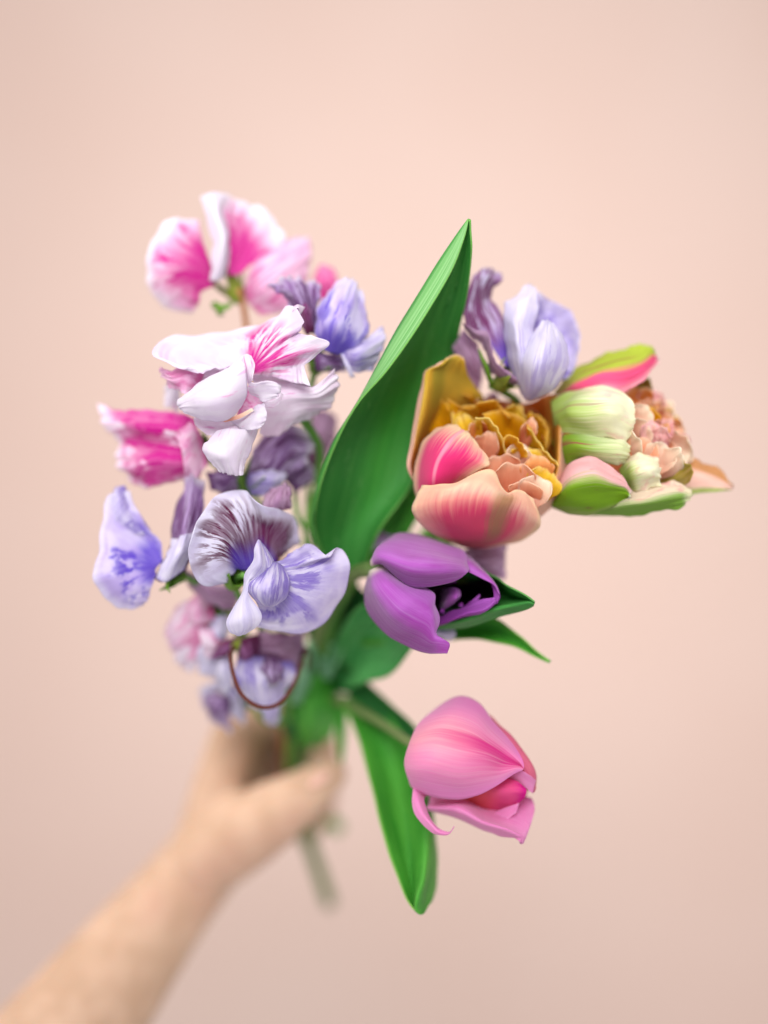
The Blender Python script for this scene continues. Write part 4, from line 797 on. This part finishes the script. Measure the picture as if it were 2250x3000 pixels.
def pea_magenta_left():
    T = Crop(250, 1050, 2.074, -2)
    t = sweet_pea(8, 'pink sweet pea with heavy magenta blotches hanging beneath the frilly white one', T.p([(640, 500, -42), (760, 620, -54)])+[(680, 1420, -72), (780, 1750, -100)])
    P = lambda nm, rows, m, **k: petal(nm, t, T(rows), M[m], **k)
    P('standard_petal', [[(670, 370, -36), (680, 440, -36), (690, 520, -36), (705, 620, -36), (700, 720, -36)], [(560, 325, -36), (570, 430, -30), (580, 530, -33), (580, 630, -30), (570, 745, -38)], [(350, 322, -40), (370, 420, -34), (400, 520, -38), (400, 620, -32), (430, 770, -40)], [(200, 310, -44), (230, 400, -37), (260, 500, -43), (270, 640, -37), (360, 790, -44)], [(80, 280, -48), (115, 400, -44), (195, 520, -48), (190, 640, -44), (290, 725, -46)]], 'pea_magenta', n=48, ruf=.9, f=4)
    P('wing_petal', [[(640, 380, -32), (700, 460, -32), (745, 640, -34)], [(600, 420, -30), (640, 520, -26), (680, 720, -34)], [(560, 470, -30), (590, 580, -26), (600, 750, -34)]], 'pea_blush', n=24, ruf=.8)
    P('wing_petal', [[(560, 330, -40), (520, 300, -40), (480, 300, -40)], [(580, 260, -42), (530, 230, -40), (480, 240, -42)], [(570, 180, -44), (520, 150, -44), (480, 170, -44)]], 'pea_white', n=18, ruf=.5)
    calyx(t, T.p([(760, 560, -46)])[0], T.p([(660, 500, -38)])[0], M['calyx_green'], .8)
pea_magenta_left()

def pea_dusky_mid():
    T = Crop(250, 1050, 2.074, -2)
    t = sweet_pea(9, 'dusky purple sweet pea with pale grey edges half hidden under the frilly white one', T.p([(1010, 760, -44), (980, 800, -50)])+[(770, 1500, -74), (830, 1800, -104)])
    P = lambda nm, rows, m, **k: petal(nm, t, T(rows), M[m], **k)
    P('standard_petal', [[(980, 720, -44), (1010, 760, -43), (1050, 820, -44)], [(1030, 560, -42), (1120, 640, -36), (1180, 770, -42)], [(1130, 410, -44), (1250, 520, -38), (1275, 690, -44)], [(1330, 420, -48), (1392, 530, -44), (1345, 615, -46)]], 'pea_dusky', n=36, ruf=.7)
    P('wing_petal', [[(1000, 700, -38), (980, 760, -38), (1010, 830, -38)], [(1090, 680, -36), (1110, 740, -33), (1100, 830, -37)], [(1200, 680, -40), (1220, 720, -38), (1150, 800, -40)]], 'pea_lavender', n=20, ruf=.7)
    P('wing_petal', [[(730, 690, -40), (750, 740, -40), (760, 800, -40)], [(840, 690, -40), (850, 740, -37), (860, 810, -40)], [(950, 700, -42), (960, 750, -40), (930, 800, -42)]], 'pea_dusky', n=20, ruf=.8)
    P('standard_petal', [[(1340, 640, -74), (1400, 640, -74), (1460, 640, -76)], [(1350, 450, -70), (1440, 460, -68), (1520, 470, -74)], [(1390, 320, -72), (1460, 310, -72), (1530, 350, -74)]], 'pea_mauve', n=20, ruf=.4)
    P('standard_petal', [[(1290, 720, -70), (1330, 760, -70), (1400, 760, -72)], [(1290, 620, -66), (1350, 640, -64), (1410, 650, -68)], [(1310, 560, -70), (1360, 560, -70), (1400, 580, -70)]], 'pea_maroon', n=16, ruf=.4)
    P('wing_petal', [[(900, 640, -44), (930, 700, -44), (960, 780, -44)], [(820, 660, -46), (850, 740, -42), (900, 830, -46)], [(760, 700, -50), (790, 780, -47), (840, 840, -50)]], 'pea_mauve', n=20, ruf=.8)
    P('standard_petal', [[(1180, 720, -52), (1230, 760, -52), (1280, 820, -54)], [(1230, 640, -52), (1300, 690, -48), (1350, 760, -54)], [(1300, 600, -56), (1370, 650, -54), (1400, 720, -58)]], 'pea_dusky', n=20, ruf=.8)
    calyx(t, T.p([(970, 830, -46)])[0], T.p([(1000, 720, -40)])[0], M['calyx_green'], 1.0)
    tube('tendril', t, T.p([(1260, 690, -60), (1275, 820, -62), (1290, 960, -66), (1350, 1060, -74), (1380, 1150, -84)]), 1.2, M['stem_green'], n=24, sides=8)
pea_dusky_mid()

def pea_violet_left():
    T = Crop(250, 1350, 2.074, -2)
    t = sweet_pea(11, 'blue-violet and white sweet pea beside the maroon-streaked lavender one', T.p([(500, 690, -28), (600, 700, -38)])+[(620, 1750, -64), (760, 1950, -100)])
    P = lambda nm, rows, m, **k: petal(nm, t, T(rows), M[m], **k)
    P('standard_petal', [[(470, 600, -24), (460, 620, -24), (440, 640, -24), (430, 655, -24), (425, 670, -24), (430, 690, -24)], [(450, 490, -26), (370, 470, -29), (300, 560, -24), (290, 660, -20), (340, 740, -20), (400, 770, -22)], [(350, 370, -28), (230, 370, -28), (170, 520, -22), (160, 690, -16), (240, 820, -20), (390, 820, -24)], [(265, 180, -30), (130, 230, -30), (90, 500, -24), (58, 720, -20), (180, 890, -26), (345, 892, -28)]], 'pea_violet', n=46, ruf=.6)
    P('standard_petal', [[(240, 150, -32), (280, 240, -32), (400, 430, -30)], [(180, 170, -30), (220, 300, -27), (330, 450, -28)], [(140, 280, -32), (170, 380, -28), (240, 430, -30)]], 'pea_lavender', n=20, ruf=.5)
    P('wing_petal', [[(420, 720, -24), (480, 735, -20), (610, 665, -24)], [(480, 590, -24), (560, 580, -14), (665, 530, -24)], [(510, 500, -27), (590, 470, -18), (695, 420, -26)], [(545, 350, -30), (620, 330, -22), (705, 330, -28)], [(585, 180, -34), (650, 160, -28), (725, 210, -30)], [(600, 95, -36), (660, 85, -34), (735, 150, -34)]], 'pea_dusky', n=40, ruf=.8, f=3)
    P('wing_petal', [[(430, 715, -20), (490, 735, -17), (600, 660, -20)], [(490, 580, -20), (560, 570, -11), (650, 530, -20)], [(530, 480, -24), (600, 450, -15), (670, 430, -24)]], 'pea_lavender_pale', n=22, ruf=.4)
    calyx(t, T.p([(600, 700, -36)])[0], T.p([(480, 690, -26)])[0], M['calyx_green'], .8)
    petal('calyx', t, T([[(560, 690, -24), (560, 710, -24)], [(500, 700, -20), (515, 720, -20)], [(482, 760, -20), (502, 760, -20)], [(515, 808, -21), (520, 802, -21)]]), M['calyx_green'], n=12)
pea_violet_left()

def pea_low_pink():
    T = Crop(250, 1350, 2.074, -2)
    t = sweet_pea(12, 'pale pink sweet pea with a hot pink blotch drooping below the lavender ones', T.p([(760, 860, -58), (880, 900, -64)])+[(740, 1900, -88), (800, 2020, -110)])
    P = lambda nm, rows, m, **k: petal(nm, t, T(rows), M[m], **k)
    P('standard_petal', [[(600, 650, -50), (610, 720, -52), (640, 780, -52)], [(750, 730, -50), (750, 800, -46), (770, 870, -50)], [(910, 770, -48), (930, 840, -46), (900, 910, -50)]], 'pea_mauve', n=22, ruf=.6)
    P('standard_petal', [[(770, 870, -56), (790, 950, -54), (810, 1050, -56)], [(670, 830, -60), (660, 960, -53), (720, 1150, -58)], [(550, 900, -62), (560, 1020, -57), (640, 1210, -62)], [(480, 1010, -64), (500, 1090, -63), (560, 1210, -66)]], 'pea_pale_pink', n=36, ruf=.8)
    P('wing_petal', [[(800, 940, -52), (840, 930, -52), (880, 960, -54)], [(720, 1060, -54), (790, 1060, -48), (870, 1060, -52)], [(680, 1180, -58), (760, 1200, -54), (810, 1160, -56)], [(700, 1290, -62), (750, 1310, -60), (800, 1280, -60)]], 'pea_lavender_pale', n=26, ruf=.6)
    P('wing_petal', [[(640, 1010, -60), (680, 1090, -58), (740, 1180, -60)], [(560, 1060, -64), (610, 1150, -60), (680, 1250, -64)], [(510, 1110, -68), (560, 1220, -66), (640, 1290, -68)]], 'pea_white_shaded', n=22, ruf=.8)
    P('wing_petal', [[(830, 1010, -56), (860, 1080, -54), (850, 1160, -56)], [(760, 1020, -50), (780, 1110, -46), (790, 1200, -52)], [(690, 1000, -52), (700, 1090, -48), (720, 1180, -54)]], 'pea_pale_pink', n=22, ruf=.8)
    P('standard_petal', [[(760, 800, -58), (720, 790, -60), (680, 800, -62)], [(740, 900, -52), (680, 880, -50), (610, 880, -56)], [(760, 980, -52), (680, 990, -50), (590, 960, -58)]], 'pea_blush', n=20, ruf=.7)
    calyx(t, T.p([(880, 900, -62)])[0], T.p([(790, 900, -56)])[0], M['calyx_green'], .8)
pea_low_pink()

def pea_hook():
    T = Crop(250, 1350, 2.074, -2)
    t = sweet_pea(0, 'mauve and lavender sweet pea on a brown hooked stalk above the hand', T.p([(900, 1130, -38), (882, 1190, -26), (900, 1300, -22), (950, 1420, -22), (1050, 1492, -24), (1150, 1490, -28), (1230, 1420, -34), (1290, 1300, -44), (1330, 1150, -56)])+[(905, 1920, -74), (890, 1990, -100)], 'stem_brown', rad=.85)
    P = lambda nm, rows, m, **k: petal(nm, t, T(rows), M[m], **k)
    P('standard_petal', [[(1000, 1220, -50), (1020, 1130, -48), (1050, 1030, -50)], [(1160, 1240, -46), (1170, 1150, -42), (1180, 1050, -48)], [(1280, 1260, -52), (1310, 1160, -50), (1320, 1040, -54)]], 'pea_mauve', n=28, ruf=.7)
    P('standard_petal', [[(920, 1130, -46), (930, 1090, -46), (950, 1060, -46)], [(850, 1190, -46), (850, 1140, -43), (870, 1080, -45)], [(750, 1200, -48), (780, 1170, -47), (800, 1150, -48)]], 'pea_maroon', n=20, ruf=.5)
    P('standard_petal', [[(920, 1100, -46), (980, 1070, -44), (1060, 1050, -46)], [(920, 1180, -45), (990, 1160, -40), (1060, 1150, -44)], [(940, 1220, -46), (1000, 1225, -43), (1040, 1210, -45)]], 'pea_maroon', n=20, ruf=.5)
    P('wing_petal', [[(930, 1190, -46), (1060, 1190, -42), (1260, 1220, -48)], [(905, 1300, -44), (1080, 1310, -36), (1290, 1300, -46)], [(940, 1390, -46), (1080, 1420, -40), (1230, 1400, -48)], [(1050, 1500, -50), (1130, 1570, -50), (1195, 1480, -52)]], 'pea_lavender', n=36, ruf=.9)
    P('wing_petal', [[(1080, 1500, -60), (1120, 1490, -60), (1170, 1490, -60)], [(1080, 1560, -62), (1130, 1560, -58), (1180, 1540, -62)], [(1110, 1600, -64), (1140, 1610, -64), (1180, 1580, -64)]], 'pea_lavender_pale', n=16, ruf=.5)
    P('wing_petal', [[(860, 1160, -52), (890, 1220, -52), (900, 1300, -52)], [(800, 1210, -54), (830, 1280, -50), (880, 1380, -54)], [(770, 1270, -58), (800, 1340, -56), (860, 1420, -58)]], 'pea_lavender_pale', n=20, ruf=.5)
    P('standard_petal', [[(1150, 1080, -56), (1230, 1060, -54), (1320, 1060, -58)], [(1150, 1180, -52), (1230, 1170, -48), (1330, 1160, -56)], [(1180, 1290, -54), (1250, 1290, -52), (1300, 1260, -58)]], 'pea_dusky', n=22, ruf=.8)
    P('wing_petal', [[(820, 1240, -58), (860, 1290, -56), (900, 1360, -58)], [(790, 1300, -60), (840, 1370, -56), (920, 1430, -60)], [(800, 1370, -64), (860, 1430, -62), (930, 1480, -64)]], 'pea_lavender', n=20, ruf=.8)
    P('wing_petal', [[(1090, 1200, -40), (1130, 1190, -38), (1180, 1200, -40)], [(1070, 1280, -37), (1130, 1290, -32), (1200, 1280, -38)], [(1090, 1350, -40), (1140, 1370, -37), (1190, 1340, -40)]], 'pea_dusky', n=18, ruf=.8)
    calyx(t, T.p([(895, 1140, -42)])[0], T.p([(950, 1110, -48)])[0], M['calyx_olive'], .45)
pea_hook()

def pea_small():
    T = Crop(250, 1350, 2.074, -6)
    t = sweet_pea(1, 'small pale sweet pea with a dark purple spot resting over the wrist', T.p([(930, 1420, -76), (1020, 1480, -88)])+[(780, 2110, -112)])
    P = lambda nm, rows, m, **k: petal(nm, t, T(rows), M[m], **k)
    P('standard_petal', [[(900, 1440, -72), (895, 1460, -71), (890, 1470, -72)], [(800, 1400, -74), (810, 1480, -68), (880, 1560, -74)], [(740, 1360, -78), (760, 1510, -74), (890, 1610, -78)], [(695, 1400, -82), (750, 1560, -80), (890, 1650, -82)]], 'pea_dusky', n=26, ruf=.8)
    P('wing_petal', [[(890, 1350, -74), (930, 1380, -72), (970, 1440, -74)], [(880, 1430, -72), (920, 1470, -66), (975, 1530, -74)], [(880, 1540, -74), (920, 1570, -72), (960, 1600, -76)]], 'pea_lavender_pale', n=22, ruf=.6)
    P('wing_petal', [[(880, 1400, -76), (850, 1360, -76), (830, 1340, -78)], [(800, 1400, -72), (780, 1370, -72), (760, 1350, -76)], [(720, 1440, -80), (700, 1410, -80), (710, 1370, -82)]], 'pea_lavender_pale', n=18, ruf=.5)
    calyx(t, T.p([(1000, 1480, -84)])[0], T.p([(900, 1450, -74)])[0], M['calyx_green'], .7)
pea_small()

def pea_behind():
    T = Crop(1050, 1540, 3, -4)
    t = sweet_pea(10, 'mauve striped sweet pea peeking out between the purple and peach tulips', T.p([(950, 350, -48), (700, 500, -70)])+[(1150, 1780, -90), (1000, 1950, -116)])
    P = lambda nm, rows, m, **k: petal(nm, t, T(rows), M[m], **k)
    P('standard_petal', [[(850, 250, -46), (880, 330, -46), (960, 440, -48)], [(1050, 170, -42), (1080, 320, -38), (1140, 450, -44)], [(1200, 160, -42), (1220, 320, -40), (1230, 460, -46)], [(1305, 165, -46), (1290, 320, -44), (1295, 478, -48)]], 'pea_mauve', n=34, ruf=.5)
    P('wing_petal', [[(560, 860, -48), (570, 920, -48), (590, 960, -48)], [(690, 890, -36), (700, 940, -32), (710, 980, -36)], [(830, 890, -34), (862, 960, -32), (810, 1025, -34)]], 'pea_lavender_pale', n=20, ruf=.4)
    P('wing_petal', [[(-100, 20, -70), (0, 0, -66), (100, 0, -66)], [(0, 140, -62), (140, 100, -58), (240, 80, -60)], [(100, 230, -58), (240, 180, -54), (380, 120, -58)]], 'pea_dusky', n=20, ruf=.5)
    calyx(t, T.p([(800, 440, -60)])[0], T.p([(930, 350, -46)])[0], M['calyx_olive'], .8)
pea_behind()

# ------------------------------------------------------------------ loose foliage in the middle of the bunch
def foliage():
    t = thing('foliage_sprig', (850, 2330, -175), 'sprig of bright green foliage packed into the bunch just above the hand', 'foliage')
    L = lambda rows, m, **k: petal('leaf', t, rows, M[m], thick=.0006, **k)
    L([[(900, 1960, -112), (945, 1965, -108), (990, 1990, -114)], [(860, 2010, -114), (915, 2040, -98), (990, 2065, -110)], [(826, 2080, -124), (900, 2110, -104), (985, 2125, -118)], [(838, 2150, -134), (900, 2170, -118), (962, 2165, -128)], [(868, 2188, -142), (900, 2194, -134), (940, 2184, -138)]], 'leaf_bright', ruf=.8)
    L([[(850, 1990, -112), (870, 2000, -112), (890, 2010, -112)], [(825, 2060, -122), (850, 2080, -112), (875, 2090, -112)], [(818, 2130, -132), (845, 2150, -120), (870, 2160, -120)], [(840, 2180, -142), (855, 2186, -138), (870, 2188, -138)]], 'leaf_dark', n=20)
    L([[(905, 1870, -98), (920, 1880, -98), (935, 1890, -102)], [(884, 1930, -94), (905, 1935, -90), (925, 1940, -96)], [(872, 1990, -94), (895, 1992, -90), (912, 1988, -96)], [(850, 2060, -104), (868, 2062, -101), (885, 2060, -104)]], 'leaf_pale', n=20)
    L([[(945, 1985, -106), (955, 1990, -104), (965, 1990, -106)], [(925, 1930, -98), (960, 1935, -106), (985, 1945, -98)], [(915, 1895, -94), (955, 1900, -104), (1005, 1908, -94)], [(925, 1880, -96), (955, 1882, -98), (1000, 1895, -98)]], 'leaf_pale', n=20)
    L([[(985, 2040, -112), (1000, 2035, -108), (1020, 2045, -110)], [(985, 2110, -108), (1000, 2110, -104), (1014, 2112, -107)], [(989, 2180, -106), (1000, 2180, -102), (1010, 2180, -105)], [(999, 2240, -106), (1000, 2241, -106), (1001, 2240, -106)]], 'leaf_bright', n=20)
    L([[(930, 1990, -118), (950, 2000, -118), (970, 2010, -118)], [(960, 1860, -100), (985, 1870, -104), (1000, 1890, -100)], [(985, 1740, -84), (1030, 1760, -88), (1060, 1790, -84)], [(1020, 1700, -78), (1055, 1720, -80), (1090, 1750, -78)]], 'leaf_dark', n=24)
    L([[(890, 1990, -112), (905, 2000, -112), (920, 2010, -112)], [(930, 1860, -98), (960, 1850, -98), (990, 1850, -102)], [(960, 1790, -92), (990, 1770, -90), (1020, 1770, -94)], [(990, 1740, -90), (1010, 1735, -90), (1030, 1740, -90)]], 'leaf_green', n=24)
    L([[(1060, 1640, -90), (1090, 1660, -90), (1120, 1680, -90)], [(1110, 1540, -70), (1150, 1560, -74), (1190, 1580, -72)], [(1170, 1440, -60), (1200, 1460, -62), (1240, 1480, -62)], [(1240, 1380, -60), (1250, 1390, -60), (1260, 1400, -60)]], 'leaf_bright', n=24)
    L([[(860, 2060, -122), (900, 2080, -126), (960, 2100, -124)], [(900, 1900, -112), (950, 1920, -118), (1010, 1950, -112)], [(880, 1780, -104), (940, 1800, -110), (1000, 1820, -104)], [(900, 1690, -100), (930, 1690, -102), (960, 1700, -100)]], 'leaf_dark', n=24)
    tube('stem', t, [(950, 1990, -116), (900, 2080, -126), (870, 2150, -136), (856, 2250, -154), (850, 2330, -175)], 1.8, M['stem_green'], n=24)
foliage()
